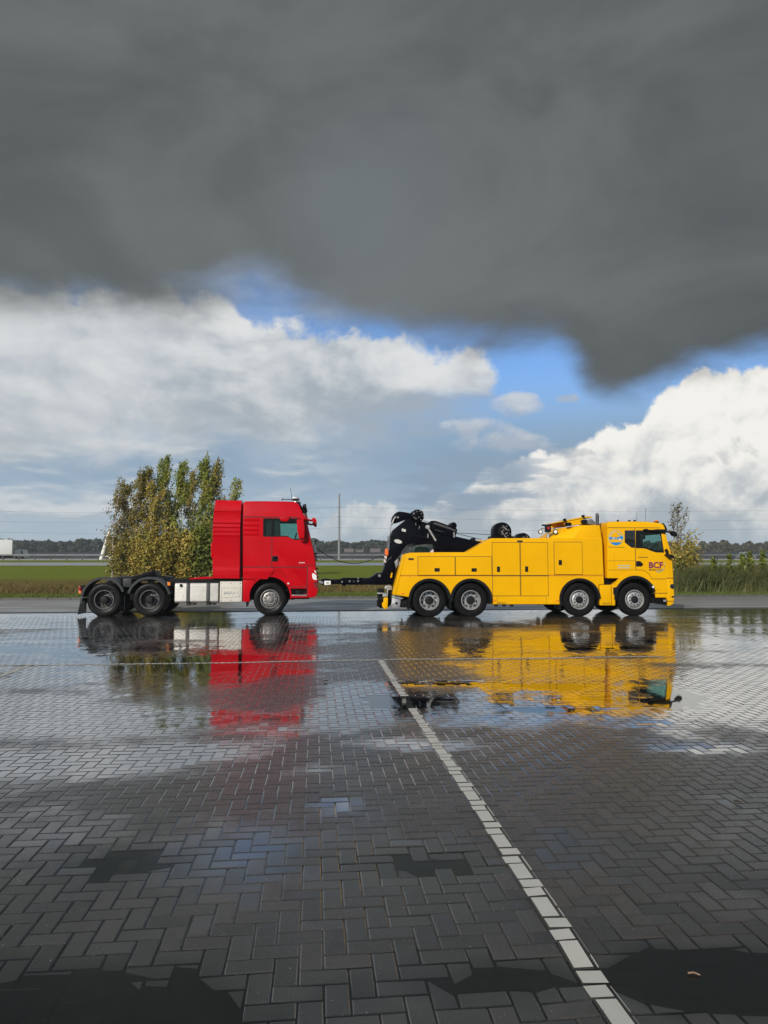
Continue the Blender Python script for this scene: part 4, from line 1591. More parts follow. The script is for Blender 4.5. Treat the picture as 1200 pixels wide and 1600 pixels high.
    for i in range(4):
        mb.box(xa + 0.085 + i * 0.03, xa + 0.107 + i * 0.03, -0.005, 0.0, za, za + 0.03)
    mb.build('door_badge', 'white_print', root)
    mk = MB()
    p = F(450.5, 911.8)
    mk.lathe([(0.0, -0.02), (0.025, -0.018), (0.032, 0.0)], p[0], p[1], 0, 14)
    mk.build('side_marker', 'lamp_white', root)
    # step well: dark block stands in for its shaded recess, then the tread
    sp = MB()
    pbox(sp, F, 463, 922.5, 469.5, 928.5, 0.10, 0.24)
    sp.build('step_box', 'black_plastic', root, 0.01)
    sp = MB()
    pbox(sp, F, 455, 929.6, 480, 931.4, 0.0, 0.30)
    sp.build('step', 'alu', root, 0.004)
    # lower front: bumper corner, headlight, grille bits
    mb = MB()
    pprism(mb, F, [(481.2, 886), (490.5, 886), (494.2, 893), (496.0, 905), (496.4, 924), (493.5, 932.6), (482, 934)], -0.010, 0.10)
    mb.build('bumper_corner', 'red_paint', root, 0.02)
    hl = MB()
    hl.prism(F.pts([(487.6, 896.5), (490, 895.4), (494.4, 899), (495.3, 906.5), (490, 906), (488, 903)]), -0.018, 0.03)
    hd = hl.build('headlight', 'lamp_white', root, 0.01)
    hl = MB()
    hl.prism(F.pts([(490.6, 890.8), (493.4, 892.2), (494.5, 896), (492.6, 895)]), -0.016, 0.02)
    hl.build('indicator', 'lamp_white', root, 0.004)
    mb = MB()
    pprism(mb, F, [(490.2, 909), (495.6, 909), (495.8, 919), (490.8, 917)], -0.014, 0.03)
    mb.build('fog_lamp_recess', 'dark_red', root)
    gr = MB()
    for v in (866, 871, 876, 890, 897, 904, 911):
        xa, za = F(492 + (v - 860) * 0.075, v)
        gr.box(xa - 0.03, xa + 0.05, 0.35, W - 0.35, za, za + 0.05)
    gr.build('grille', 'black_paint', root, 0.008)
    # front chrome bull lamps and wiper bracket seen beyond the windscreen edge
    mb = MB()
    pts_ = [F(487.5, 842, 0.5), F(491.5, 841.5, 0.5), F(493, 846, 0.5), F(492.5, 852, 0.5), F(489.5, 853, 0.5)]
    mb.tube([(a_, 0.5, b_) for a_, b_ in pts_], 0.022, 6)
    mb.build('front_mirror_bracket', 'black_plastic', root)
    mb = MB()
    pprism(mb, F, [(489.5, 852), (492, 850), (494.0, 862), (494.8, 872), (493, 880), (491.6, 866)], 0.42, 1.0, 0.42)
    mb.build('wiper_panel', 'chrome', root, 0.01)
    # mirrors
    for far in (0, 1):
        s = 1 if not far else -1
        yo = 0.0 if not far else W
        mr = MB()
        q = F.pts([(463.6, 812.2), (474.6, 810.2), (476.6, 826), (476.0, 841.5), (467.2, 842.2), (464.8, 830)], -0.15)
        y0, y1 = (-0.24, -0.06) if not far else (W + 0.06, W + 0.24)
        mr.prism(q, y0, y1)
        m1 = mr.build('mirror', 'red_paint', root, 0.035, 3)
        a = MB()
        q = F.pts([(469, 843.5), (476, 841), (476, 846), (470, 846)])
        a.prism(q, y0 + 0.08 * (not far) - 0.0, (0.02 if not far else y1 - 0.08))
        a.build('mirror_foot', 'red_paint', m1, 0.012)
        b = MB()
        pt = [F(466.5, 807.6), F(476, 811), F(485, 813.2), F(490, 813)]
        yy = [yo - s * 0.02, yo - s * 0.10, yo + s * 0.02, yo + s * 0.10]
        b.tube([(p_[0], y_, p_[1]) for p_, y_ in zip(pt, yy)], 0.032, 8)
        fm = b.build('front_mirror', 'red_paint', root)
        c2 = MB()
        q = F.pts([(486.8, 811.2), (490, 808.2), (494.6, 812), (494.8, 816.4), (492.4, 818.3), (487.5, 814)], yo + s * 0.05 if not far else 0.05)
        y_a = yo + s * 0.0
        c2.prism(q, min(y_a, y_a + s * 0.24), max(y_a, y_a + s * 0.24))
        c2.build('mirror_shell', 'red_paint', fm, 0.02)
    # A pillar cover, seam
    mb = MB()
    pprism(mb, F, [(476.0, 812), (478.6, 811.6), (486.0, 846), (485.6, 851.5), (474.5, 851.5), (476.5, 843)], -0.014, 0.05)
    mb.build('pillar_cover', 'red_paint', root, 0.012)
    # sun visor across the screen and roof equipment
    vs = MB()
    vs.prism(F.pts([(474.5, 801), (479, 805), (481.8, 812.2), (479.8, 813.5), (476.0, 808)]), 0.02, W - 0.02)
    vs.build('sun_visor', 'dark_red', root, 0.015)
    mb = MB()
    mb.prism(F.pts([(462, 785.0), (467, 784.5), (479.5, 803), (477.5, 805.5), (472, 796)], 0.3), 0.2, W - 0.2)
    mb.build('light_bar', 'black_plastic', root, 0.012)
    for i in range(4):
        y = 0.28 + i * 0.60
        p = F(478.3, 790.5, 0.28)
        lm = MB()
        k = 14
        lm.lathe([(0.0, 0.0), (0.075, 0.0), (0.085, 0.02), (0.075, 0.07), (0.045, 0.11), (0.0, 0.12)], 0, 0, 0, k)
        lo = lm.build('spot_lamp', 'black_plastic', root)
        lo.location = (p[0], y, p[1] - 0.02)
        lo.rotation_euler = (0, 0, R(90))
        ln = MB().lathe([(0.0, -0.022), (0.04, -0.018), (0.072, -0.002)], 0, 0, 0, k).build('lens', 'lamp_white', lo)
    for y in (0.45, 2.0):
        p = F(462.5, 779.2, 0.45)
        bc = MB()
        bc.box(p[0] - 0.11, p[0] + 0.11, y - 0.11, y + 0.11, p[1] - 0.06, p[1] - 0.02)
        bo = bc.build('roof_beacon', 'black_plastic', root, 0.01)
        MB().box(p[0] - 0.10, p[0] + 0.10, y - 0.10, y + 0.10, p[1] - 0.02, p[1] + 0.05).build('lens', 'alu', bo, 0.03)
    mb = MB()
    pts_ = [F(441, 782, 0.5), F(441, 779, 0.5)]
    mb.tube([(a_, 0.5, b_) for a_, b_ in pts_], 0.02, 5)
    pts_ = [F(441, 780.2, 0.5), F(456, 780.6, 0.5), F(470, 786, 0.5)]
    mb.tube([(a_, 0.5, b_) for a_, b_ in pts_], 0.014, 5)
    mb.build('air_horn', 'dark_metal', root)
    an = MB()
    a_, b_ = F(456.5, 782, 0.3), F(453.8, 763, 0.3)
    an.tube([(a_[0], 0.3, a_[1]), (b_[0], 0.3, b_[1])], 0.007, 4)
    an.build('antenna', 'dark_metal', root)

    # side fairing behind the cab, ribbed
    rows = []
    for v, u0, u1, y in ((781.8, 336.2, 376.6, 0.16), (783.0, 336.0, 377.2, 0.11), (799, 334.2, 376.4, 0.012), (800.4, 334.0, 376.2, 0.03), (814, 333.0, 375.6, 0.03),
                         (816.5, 332.8, 375.4, 0.008), (818.2, 332.7, 375.3, 0.010), (819.2, 332.7, 375.3, 0.035), (823.4, 332.4, 375.0, 0.012), (824.8, 332.3, 375.0, 0.014), (825.8, 332.3, 375.0, 0.035),
                         (829.8, 332.0, 374.9, 0.012), (831.2, 332.0, 374.9, 0.014), (832.2, 332.0, 374.9, 0.035), (836.2, 331.8, 374.8, 0.012), (837.6, 331.8, 374.8, 0.014), (838.8, 331.8, 374.8, 0.032),
                         (887, 332.0, 374.3, 0.030), (888, 332.0, 374.3, 0.028), (892, 332.2, 374.2, -0.008), (904.6, 332.6, 374.0, 0.005), (904.8, 332.8, 374.0, 0.03)):
        a_, b_ = F(u0, v), F(u1, v)
        rows.append(((a_[0], y, a_[1]), (b_[0], y, b_[1])))
    sf = MB()
    n = len(rows)
    vs_ = [p for r2 in rows for p in r2]
    back = [(p[0], 0.32, p[2]) for r2 in rows for p in r2]
    fs_ = [(2 * i, 2 * i + 1, 2 * i + 3, 2 * i + 2) for i in range(n - 1)]
    k = 2 * n
    fs_ += [(2 * i + k + 2, 2 * i + 3 + k, 2 * i + 1 + k, 2 * i + k) for i in range(n - 1)]
    fs_ += [(2 * i, 2 * i + 2, 2 * i + 2 + k, 2 * i + k) for i in range(n - 1)]
    fs_ += [(2 * i + 3, 2 * i + 1, 2 * i + 1 + k, 2 * i + 3 + k) for i in range(n - 1)]
    fs_ += [(0, k, k + 1, 1), (2 * n - 2, 2 * n - 1, 2 * n - 1 + k, 2 * n - 2 + k)]
    sf.add(vs_ + back, fs_)
    a = sf.build('side_fairing', 'red_paint', root, 0.008, 1)
    b = a.copy()
    COL.objects.link(b)
    b.parent = root
    b.scale = (1, -1, 1)
    b.location = (0, W, 0)
    # roof and rear of the fairing
    mb = MB()
    mb.prism(F.pts([(337.5, 784), (377, 783.5), (377.6, 789), (338, 789)]), 0.15, W - 0.15)
    mb.build('fairing_roof', 'red_paint', root, 0.02)
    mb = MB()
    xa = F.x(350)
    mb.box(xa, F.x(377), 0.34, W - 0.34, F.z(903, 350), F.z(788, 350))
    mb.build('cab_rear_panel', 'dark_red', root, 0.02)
    mb = MB()
    pprism(mb, F, [(329.4, 850), (332, 848), (332, 874), (329.8, 872)], 0.35, 0.6, 0.35)
    mb.build('hose_holder', 'red_paint', root, 0.01)
    mb = MB()
    pprism(mb, F, [(295, 905.2), (318, 902.6), (333, 902.6), (333, 905.6), (296, 906.6)], 0.08, 0.75)
    mb.build('catwalk', 'red_paint', root, 0.006)
    # front towing eye and lower lip
    mb = MB()
    pbox(mb, F, 460, 934.2, 483, 936, 0.15, 0.5)
    mb.build('lower_lip', 'black_plastic', root, 0.006)
    return F, root


# ------------------------------------------------------------------ yellow tow truck
def build_tow_truck():
    F = Frame(992.5, 962.7, R(4.0))
    W = 2.52
    root = empty('tow_truck', F.o, F.yaw)
    tag(root, 'large yellow four axle tow truck with black crane arm, facing right', 'tow truck')
    xw = [F.x(u, 0, 937.5) for u in (671.2, 736.2, 906.0, 992.5)]
    zr = TR - 0.006

    # wheels
    used = []
    pd = wheel_drive(root, 'steel_rim', 'hub_dark', 'tyre', 'steel_rim')
    for x in xw[:2]:
        wheel_pair(pd, used, root, x, 0.02, W - 0.02)
    used = []
    ps = wheel_steer(root, 'steel_rim', 'hub_dark', 'tyre')
    for x in xw[2:]:
        wheel_pair(ps, used, root, x, 0.03, W - 0.03)

    # chassis
    mb = MB()
    x0, x1 = F.x(622), F.x(1046)
    for y in (0.74, 1.66):
        mb.box(x0, x1, y, y + 0.12, 0.70, 1.0)
    for u in (640, 705, 770, 850, 880, 945, 1030):
        x = F.x(u)
        mb.box(x - 0.08, x + 0.08, 0.86, 1.66, 0.72, 0.96)
    mb.box(F.x(940), F.x(968), 0.25, 0.74, 0.72, 1.25)
    mb.build('chassis_frame', 'chassis', root, 0.01)
    for i, x in enumerate(xw):
        ax = MB().tube([(x, 0.25, 0.5), (x, 1.0, 0.5), (x, 1.26, 0.47), (x, 1.5, 0.5), (x, 2.25, 0.5)], 0.085, 10)
        if i < 2:
            ax.lathe([(0.0, -0.22), (0.16, -0.2), (0.24, -0.06), (0.24, 0.06), (0.16, 0.2), (0.0, 0.22)], x, 0.5, 1.26, 16)
        ax.build('axle', 'chassis', root)

    # side boxes of the recovery body
    body_out = [(613.8, 928.8), (630.2, 868.0), (633.5, 865.6), (641, 863.6), (690, 862.9), (730, 862.9), (766.5, 841.6), (768, 841), (863, 840.6), (938.5, 840.6), (941.2, 841.5), (944.2, 911.8), (944.2, 913.6), (936, 913.6), (936, 944.6), (766.8, 944.6), (766.8, 933.6), (640.5, 933.6)]
    up = F.pts(body_out)
    zc = F.z(899.4, 800)

    def cyl(x, y0, y1, r):
        return MB().lathe([(0.0, y0), (r, y0), (r, y1), (0.0, y1)], x, zr + 0.02, 0, 44)

    RA = 0.605
    for far in (0, 1):
        y0, y1 = (0.0, 0.70) if not far else (W - 0.70, W)
        b = MB().prism(up, y0, y1)
        cuts = [(cyl(x, y0 - 0.1, y1 + 0.1, RA), 'chassis') for x in xw[:3]]
        # crease along the side, its shade painted in as darker orange
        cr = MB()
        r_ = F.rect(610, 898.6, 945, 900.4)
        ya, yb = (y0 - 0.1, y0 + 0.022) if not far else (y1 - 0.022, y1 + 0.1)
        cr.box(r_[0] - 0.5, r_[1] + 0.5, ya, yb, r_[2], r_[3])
        o = b.build('body_side', 'yellow_paint', root, 0.035, 3, cut=cuts + [(cr, 'crease_shade')])
        # deck between
    mb = MB()
    mb.box(F.x(640), F.x(937), 0.66, W - 0.66, 1.02, 1.25)
    mb.build('deck', 'chassis', root, 0.01)
    # rear edge post in brighter yellow stands a little proud
    mb = MB()
    pprism(mb, F, [(613.6, 929), (629.8, 867.8), (633.2, 867.2), (618.2, 929.8)], -0.012, 0.10)
    mb.build('corner_post', 'yellow_paint', root, 0.012)

    # wheel arch flares
    for far in (0, 1):
        ya, yb = (-0.05, 0.30) if not far else (W - 0.30, W + 0.05)
        for i, x in enumerate(xw[:3]):
            fl = MB().arc(x, zr + 0.02, 0.575, 0.650, 2 if i != 1 else -10, 184 if i != 2 else 198, ya, yb)
            f = fl.build('wheel_arch', 'black_plastic', root)
        for x in (xw[0] - 0.64, xw[1] - 0.655, xw[2] - 0.64):
            MB().box(x, x + 0.03, ya + 0.03, yb + 0.25 * (1 - far), 0.22, 0.56).build('mud_flap', 'black_plastic', root)

    # locker doors with gaps and black handles
    seals = MB()

    def locker(u0, v0, u1, v1, hu0, hv0, hu1, hv1, tall=False):
        x0, x1, z0, z1 = F.rect(u0, v0, u1, v1)
        seals.box(x0 - 0.016, x1 + 0.016, -0.003, 0.01, z0 - 0.016, z1 + 0.016)
        d = MB()
        if tall:
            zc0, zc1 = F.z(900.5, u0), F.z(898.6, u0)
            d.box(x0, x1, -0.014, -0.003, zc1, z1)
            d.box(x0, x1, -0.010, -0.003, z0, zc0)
            seals.box(x0, x1, -0.006, -0.003, zc0, zc1)  # dark strip carries the painted crease shade across the door
        else:
            d.box(x0, x1, -0.014, -0.003, z0, z1)
        do = d.build('locker_door', 'yellow_paint', root, 0.003, 1)
        h = MB()
        a0, a1, b0, b1 = F.rect(hu0, hv0, hu1, hv1)
        h.box(a0, a1, -0.018, -0.012, b0, b1)
        ho = h.build('handle', 'black_plastic', do, 0.003, 1)
        g = MB()
        if a1 - a0 > b1 - b0:
            g.box(a0 + 0.02, a1 - 0.02, -0.026, -0.018, (b0 + b1) / 2 - 0.012, b1 - 0.01)
        else:
            g.box((a0 + a1) / 2 - 0.015, a1 - 0.012, -0.026, -0.018, b0 + 0.02, b1 - 0.02)

    locker(653.3, 870, 710.6, 898.4, 678.8, 887.6, 687, 893.2)
    locker(711.9, 870, 768.2, 898.4, 736.6, 887.8, 744.8, 893.4)
    locker(769.2, 848, 812.6, 930.6, 776.2, 885.2, 781.2, 893.8, True)
    locker(813.4, 848, 856.4, 930.6, 820.2, 885, 825.2, 893.6, True)
    locker(865.8, 847.4, 909.8, 897.4, 872.6, 875, 878, 883)
    so = seals.build('door_seal_crease', 'seal', root)
    # low panels, seams
    sm_ = MB()
    for (a, b, c, d) in ((776.5, 931.5, 777.0, 944), (853.3, 931.5, 853.9, 944), (640.8, 901, 641.2, 902)):
        pbox(sm_, F, a, b, c, d, -0.003, 0.01)
    sm_.build('panel_gaps', 'seal', root)
    # slot lamps and amber side markers
    for (a, b, c, d) in ((638, 872, 646.3, 874.8), (808, 844.3, 816.6, 846.8)):
        mb = MB()
        pbox(mb, F, a, b, c, d, -0.012, 0.01)
        mb.build('slot_lamp', 'black_glass', root, 0.004)
    for (u, v) in ((629.5, 927.2), (772.5, 938.4), (871, 938.4)):
        mb = MB()
        pbox(mb, F, u - 2.6, v - 0.9, u + 2.6, v + 0.9, -0.014, 0.01)
        mb.build('side_marker', 'lamp_amber', root, 0.005)
    # maker's letters near the sill
    xa, za = F(776.5, 944.0)
    text_mb('OPWS', 0.27, xa, za + 0.005, -0.001, 0.004, 0.055).build('lettering', 'dark_print', root)
    # small hooks under the sill
    for u in (775, 787.5, 799.5):
        mb = MB()
        pprism(mb, F, [(u - 2, 944.8), (u + 3.5, 944.8), (u + 2, 948), (u - 1, 947.6)], 0.05, 0.2)
        mb.build('sill_hook', 'black_plastic', root, 0.006)

    # sloping cowl behind the cab
    T = lambda u, v, y: (F(u, v, y)[0], y, F(u, v, y)[1])
    zb = F.z(841.2, 900)
    cw = MB()
    pts_ = []
    xL, xLm, xR = F.x(864, 0, 840), F.x(896, 0, 840), F.x(941, 0, 840)
    xtL, xtm, xtR = F.x(889, 0, 822), F.x(911.5, 0, 821), F.x(939, 0, 820)
    zt, ztl = F.z(820.3, 925), F.z(823.0, 890)
    for y_, m in ((0.0, 1), (W, -1)):
        pts_ += [(xLm, y_ + m * 0.03, zb), (xR, y_ + m * 0.03, zb), (xtm, y_ + m * 0.10, zt), (xtR, y_ + m * 0.10, zt), (xL, y_ + m * 0.55, zb), (xtL, y_ + m * 0.62, ztl)]
    cw.hull(pts_)
    cowl = cw.build('cowl', 'yellow_paint', root, 0.02, 2)
    mb = MB()
    pbox(mb, F, 938.5, 842, 943.5, 905, 0.04, W - 0.04)
    # light bar on the cowl with black lamps
    lb = MB()
    pprism(lb, F, [(885, 818.5), (887.5, 813.4), (900, 810.6), (911.5, 808.2), (912.0, 818.8), (889, 821.5)], 0.25, 0.55, 0.25)
    lbo = lb.build('light_bar', 'yellow_paint', root, 0.012)
    lb2 = MB()
    pprism(lb2, F, [(885, 818.5), (887.5, 813.4), (900, 810.6), (911.5, 808.2), (912.0, 818.8), (889, 821.5)], W - 0.55, W - 0.25, 0.25)
    lb2.build('light_bar', 'yellow_paint', root, 0.012)
    lb3 = MB()
    pprism(lb3, F, [(884, 814.5), (886, 812.6), (912, 807.2), (925, 807.6), (925, 809.2), (912, 809.4)], 0.22, W - 0.22, 0.25)
    lb3.build('bar_rail', 'yellow_paint', lbo, 0.008)
    for (u, v, r_) in ((882.7, 812.4, 0.05), (911.5, 806.8, 0.05), (886.5, 819.3, 0.062), (890.3, 819.0, 0.062), (911, 815.2, 0.07), (914.6, 814.8, 0.07)):
        p = F(u, v, 0.22)
        lm = MB().lathe([(0.0, -0.02), (r_ * 0.8, -0.02), (r_, 0.0), (r_, 0.06), (r_ * 0.6, 0.12), (0.0, 0.12)], p[0], p[1], 0.22, 16)
        lm.build('lamp', 'black_plastic', lbo)
    mb = MB()
    pprism(mb, F, [(914.5, 819), (917, 812), (925, 811), (931, 816.5), (930, 819.5)], 0.30, 0.9, 0.3)
    mb.build('air_duct', 'galv', root, 0.02)
    mb = MB()
    pbox(mb, F, 916, 806.8, 924, 809.6, 0.3, 0.6)
    mb.build('beacon', 'lamp_amber', root, 0.02)
    # exhaust stack
    ex = MB()
    p0, p1 = F(933.2, 822, 0.30), F(933.2, 804.4, 0.30)
    ex.tube([(p0[0], 0.30, p0[1]), (p1[0], 0.30, p1[1] - 0.05), (p1[0], 0.30, p1[1])], 0.052, 16)
    ex.lathe([(0.02, 0), (0.056, 0)], p1[0], p1[1], 0.3, 8)
    ex.build('exhaust_pipe', 'dark_metal', root)

    # work light mast
    wl = MB()
    pbox(wl, F, 853.5, 819.8, 861.2, 831.2, 0.40, 0.60, 0.4)
    pbox(wl, F, 848.5, 819.2, 863.5, 821.6, 0.42, 0.58, 0.4)
    wlo = wl.build('work_light_mast', 'black_plastic', root, 0.012)
    mb = MB()
    p0, p1 = F(856.2, 842, 0.5), F(856.2, 831, 0.5)
    mb.tube([(p0[0], 0.5, p0[1]), (p1[0], 0.5, p1[1])], 0.045, 10)
    for (a, b) in ((850, 845.3), (864, 868)):
        q0, q1 = F(a, 825.6, 0.5), F(b, 826.2, 0.5)
        mb.tube([(q0[0], 0.5, q0[1]), (q1[0], 0.5, q1[1])], 0.03, 6)
    mb.build('mast_tube', 'alu', wlo)
    for u in (845.0, 868.2):
        p = F(u, 831, 0.40)
        MB().lathe([(0.0, 0.01), (0.045, 0.01), (0.062, -0.005), (0.072, 0.0), (0.072, 0.06), (0.04, 0.10), (0.0, 0.10)], p[0], p[1], 0.40, 18).build('lamp', 'hub_dark', wlo)
        MB().lathe([(0.0, -0.004), (0.04, -0.004), (0.058, 0.004)], p[0], p[1], 0.40, 18).build('lens', 'lamp_white', wlo)
    p = F(857, 825, 0.39)
    MB().box(p[0] - 0.035, p[0] + 0.035, 0.385, 0.40, p[1] - 0.035, p[1] + 0.035).build('red_lens', 'lamp_red', wlo)

    # winch drums with hose fittings
    def drum(u0, u1, vt, y0, y1, fittings):
        xa, _ = F(u0, 840, y0)
        xb, _ = F(u1, 840, y0)
        zt_ = F.z(vt, (u0 + u1) / 2, y0)
        r_ = (xb - xa) / 2
        cz = zt_ - r_
        d = MB()
        pol = [(xa, cz - 0.6)] + [((xa + xb) / 2 + r_ * math.cos(t_), cz + r_ * math.sin(t_)) for t_ in [math.pi - k * math.pi / 18 for k in range(19)]] + [(xb, cz - 0.6)]
        d.prism(pol, y0, y1)
        d.box(xa - 0.09, xb + 0.06, y0 - 0.03, y1 + 0.03, cz - 0.62, cz - r_ * 0.5)
        do = d.build('winch_drum', 'black_paint', root, 0.02)
        d2 = MB().lathe([(0.0, -0.05), (r_ * 0.55, -0.045), (r_ * 0.62, 0.0)], (xa + xb) / 2 + 0.03, cz, y0, 24)
        d2.build('drum_cap', 'black_plastic', do)
        rr = random.Random(4)
        ft = MB()
        for k in range(fittings):
            a, q = rr.uniform(0, 6.28), rr.uniform(0.25, 0.8) * r_
            fx, fz = (xa + xb) / 2 + 0.08 + q * math.cos(a) * 0.8, cz + q * math.sin(a) * 0.75
            ft.lathe([(0.0, -0.05), (0.014, -0.05), (0.016, -0.01)], fx, fz, y0 - 0.04, 7)
        if fittings:
            for k in range(4):
                a = rr.uniform(0, 6.28)
                c0 = ((xa + xb) / 2 + 0.06, cz)
                ft.tube([(c0[0] + 0.1 * math.cos(a + j * 0.7), y0 - 0.07 - 0.02 * j, c0[1] + (0.06 + 0.05 * j) * math.sin(a + j * 0.5)) for j in range(4)], 0.009, 5)
            ft.build('hose_fittings', 'alu', do)
    drum(771, 799.5, 816, 0.72, 1.15, 14)
    drum(806, 829.5, 832.6, 0.74, 1.2, 3)
    # steel ropes from the winches to the boom
    rp = MB()
    for (a, b, y) in (((711, 832.4), (772, 835.8), 0.95), ((711, 833), (752, 843), 1.1)):
        p0, p1 = F(*a, y), F(*b, y)
        rp.tube([(p0[0], y, p0[1]), (p1[0], y, p1[1])], 0.011, 6)
    rp.build('winch_rope', 'dark_metal', root)

    # ---------------- crane
    cy0, cy1 = 0.98, 1.54
    yl = 0.98
    mast = MB()
    pprism(mast, F, [(634.2, 812.2), (640, 810.0), (662, 815.5), (672, 818), (690, 823), (712, 838), (741, 844.6), (757, 846.5), (732, 863), (728, 875), (700, 875), (681, 866), (679, 850.5), (668, 849.6), (655, 851.2), (641, 853), (634.8, 854.4), (630.5, 859), (628.2, 864), (619.2, 885), (612.6, 913.2), (596, 914.0), (566.6, 913.4), (566.6, 903.6), (578, 902.8), (584, 899.2), (589, 895.6), (597, 894.6), (600.4, 888), (602.4, 879), (608.4, 858), (610.2, 838), (614.2, 828.2)], cy0, cy1, yl)
    mast_o = mast.build('crane_arm', 'black_paint', root, 0.02)
    # upper boom housing
    bx = MB()
    pprism(bx, F, [(671.5, 815.6), (674, 813.6), (681, 813.9), (712.6, 825.4), (714.4, 828.4), (713.2, 832), (711, 839.4), (700, 838), (670, 829)], cy0 - 0.06, cy1 + 0.06, yl)
    bo = bx.build('boom_housing', 'black_paint', root, 0.015)
    mb = MB()
    pprism(mb, F, [(679, 815.8), (709, 826.8), (712.6, 829.6), (711.8, 830.4), (676, 818.6)], cy0 - 0.075, cy0 - 0.055, yl)
    mb.build('boom_plate', 'dark_metal', bo)
    p = F(708, 821.4, yl)
    MB().lathe([(0.0, -0.12), (0.04, -0.12), (0.05, -0.11), (0.06, -0.12), (0.10, -0.11), (0.11, -0.06), (0.11, 0.40)], p[0], p[1], cy0, 22).build('sheave', 'black_paint', bo)
    mb = MB()
    pbox(mb, F, 707.5, 831.5, 710, 840, cy0 - 0.08, cy0 - 0.05, yl)
    pbox(mb, F, 667.5, 834.0, 669.5, 840.6, cy0 - 0.03, cy0 - 0.005, yl)
    for i in range(6):
        q = F(680 + i * 2.0, 828.6 + i * 0.5, yl)
        mb.box(q[0], q[0] + 0.016, cy0 - 0.066, cy0 - 0.06, q[1], q[1] + 0.018)
    mb.build('boom_brackets', 'galv', bo)
    p = F(740.5, 843, yl)
    MB().lathe([(0.0, -0.03), (0.05, -0.03), (0.06, 0.0), (0.06, 0.4)], p[0], p[1], cy0, 14).build('rope_roller', 'black_plastic', bo)
    # sheave head with hook
    sh = MB()
    pprism(sh, F, [(640.5, 810.6), (641, 801.6), (632, 799.6), (623.5, 798.8), (618.5, 801), (614.4, 806), (612.4, 813.5), (614, 816.6), (619.5, 816.8), (626, 814.8), (633, 812)], cy0 + 0.05, cy1 - 0.05, yl)
    sho = sh.build('sheave_head', 'black_paint', root, 0.03)
    mb = MB()
    q = F.pts([(618.4, 807.5), (615.5, 811), (613.5, 816.5), (612.2, 820)], yl)
    mb.tube([(a, cy0 + 0.0, b) for a, b in q], 0.022, 8, 0.03)
    pb = F(621.6, 808.4, yl)
    mb.lathe([(0.0, -0.02), (0.035, -0.02), (0.04, 0.06)], pb[0], pb[1], cy0, 12)
    mb.build('hook_shackle', 'galv', sho)
    mb = MB()
    q = F.pts([(611.6, 818), (609.6, 832), (607.0, 847), (605.2, 857)], yl)
    mb.tube([(a, cy0 - 0.02, b) for a, b in q], 0.013, 6)
    rr = random.Random(9)
    for i in range(14):
        u, v = 606.2 + (i % 3) * 0.9 - i * 0.10, 839 + i * 1.7
        a, b = F(u, v, yl)
        mb.lathe([(0.012, -0.008), (0.026, -0.010), (0.030, 0.0), (0.026, 0.010), (0.012, 0.008)], a, b, cy0 - 0.03 - 0.01 * (i % 2), 8, True)
    mb.build('hoist_chain', 'galv', sho)
    mb = MB()
    pprism(mb, F, [(601.6, 857.6), (605.8, 857), (607, 866), (604.8, 869), (601.2, 866)], cy0 - 0.06, cy0 + 0.06, yl)
    mb.build('ratchet_strap', 'orange_strap', sho, 0.015)
    mb = MB()
    pprism(mb, F, [(600.8, 868.6), (604.6, 868.8), (603.2, 879.4), (599.2, 878.6)], cy0 - 0.03, cy0 + 0.05, yl)
    mb.build('strap_tail', 'pale_strap', sho, 0.012)
    # winch at the top of the mast
    wn = MB()
    p = F(652, 806.6, yl)
    wn.lathe([(0.0, -0.16), (0.12, -0.16), (0.20, -0.13), (0.215, -0.06), (0.205, 0.0), (0.215, 0.3), (0.215, 0.62), (0.0, 0.62)], p[0], p[1], cy0, 26)
    pbox(wn, F, 641.5, 801, 648, 812, cy0 - 0.10, cy1 + 0.05, yl)
    pprism(wn, F, [(648, 798), (660, 798.6), (661.5, 806), (656, 818), (650.5, 816)], cy0 - 0.08, cy1, yl)
    wo = wn.build('head_winch', 'black_paint', root, 0.012)
    ft = MB()
    for (u, v) in ((646, 803.4), (650.8, 800), (655.4, 799.2), (657.4, 803), (660.5, 807), (649, 811), (653.4, 808.8), (656.6, 812.4), (646.8, 809.2)):
        a, b = F(u, v, yl)
        ft.lathe([(0.0, -0.20), (0.020, -0.20), (0.024, -0.15)], a, b, cy0, 8)
    q = F.pts([(650.0, 814.5), (649.2, 821)], yl)
    ft.tube([(a, cy0 - 0.06, b) for a, b in q], 0.014, 5)
    q = F.pts([(655.5, 822), (654.6, 826.5)], yl)
    ft.tube([(a, cy0 - 0.04, b) for a, b in q], 0.012, 5)
    ft.build('hose_fittings', 'galv', wo)
    mb = MB()
    pbox(mb, F, 650, 797.6, 656.4, 800.2, cy0 - 0.12, cy0 + 0.1, yl)
    mb.build('winch_plate', 'galv', wo, 0.006)
    rp = MB()
    for (a, b) in (((661, 815), (671, 818)), ((662, 813.4), (671.5, 815.8))):
        p0, p1 = F(*a, yl), F(*b, yl)
        rp.tube([(p0[0], cy0 + 0.1, p0[1]), (p1[0], cy0 + 0.1, p1[1])], 0.010, 5)
    rp.build('hoist_rope', 'alu', wo)
    # stickers
    mb = MB()
    pprism(mb, F, [(628.2, 825.6), (634.2, 827.6), (633.8, 831.4), (627.4, 829.6)], cy0 - 0.004, cy0, yl)
    mb.build('sticker', 'white_print', mast_o)
    a, b = F(622, 846, yl)
    MB().add([(a + 0.125 * math.cos(t_) - 0.0, cy0 - 0.003, b + 0.062 * math.sin(t_) - 0.025 * math.cos(t_)) for t_ in [k * 2 * math.pi / 22 for k in range(22)]], [tuple(range(22))]).build('oval_sticker', 'white_print', mast_o)
    mb = MB()
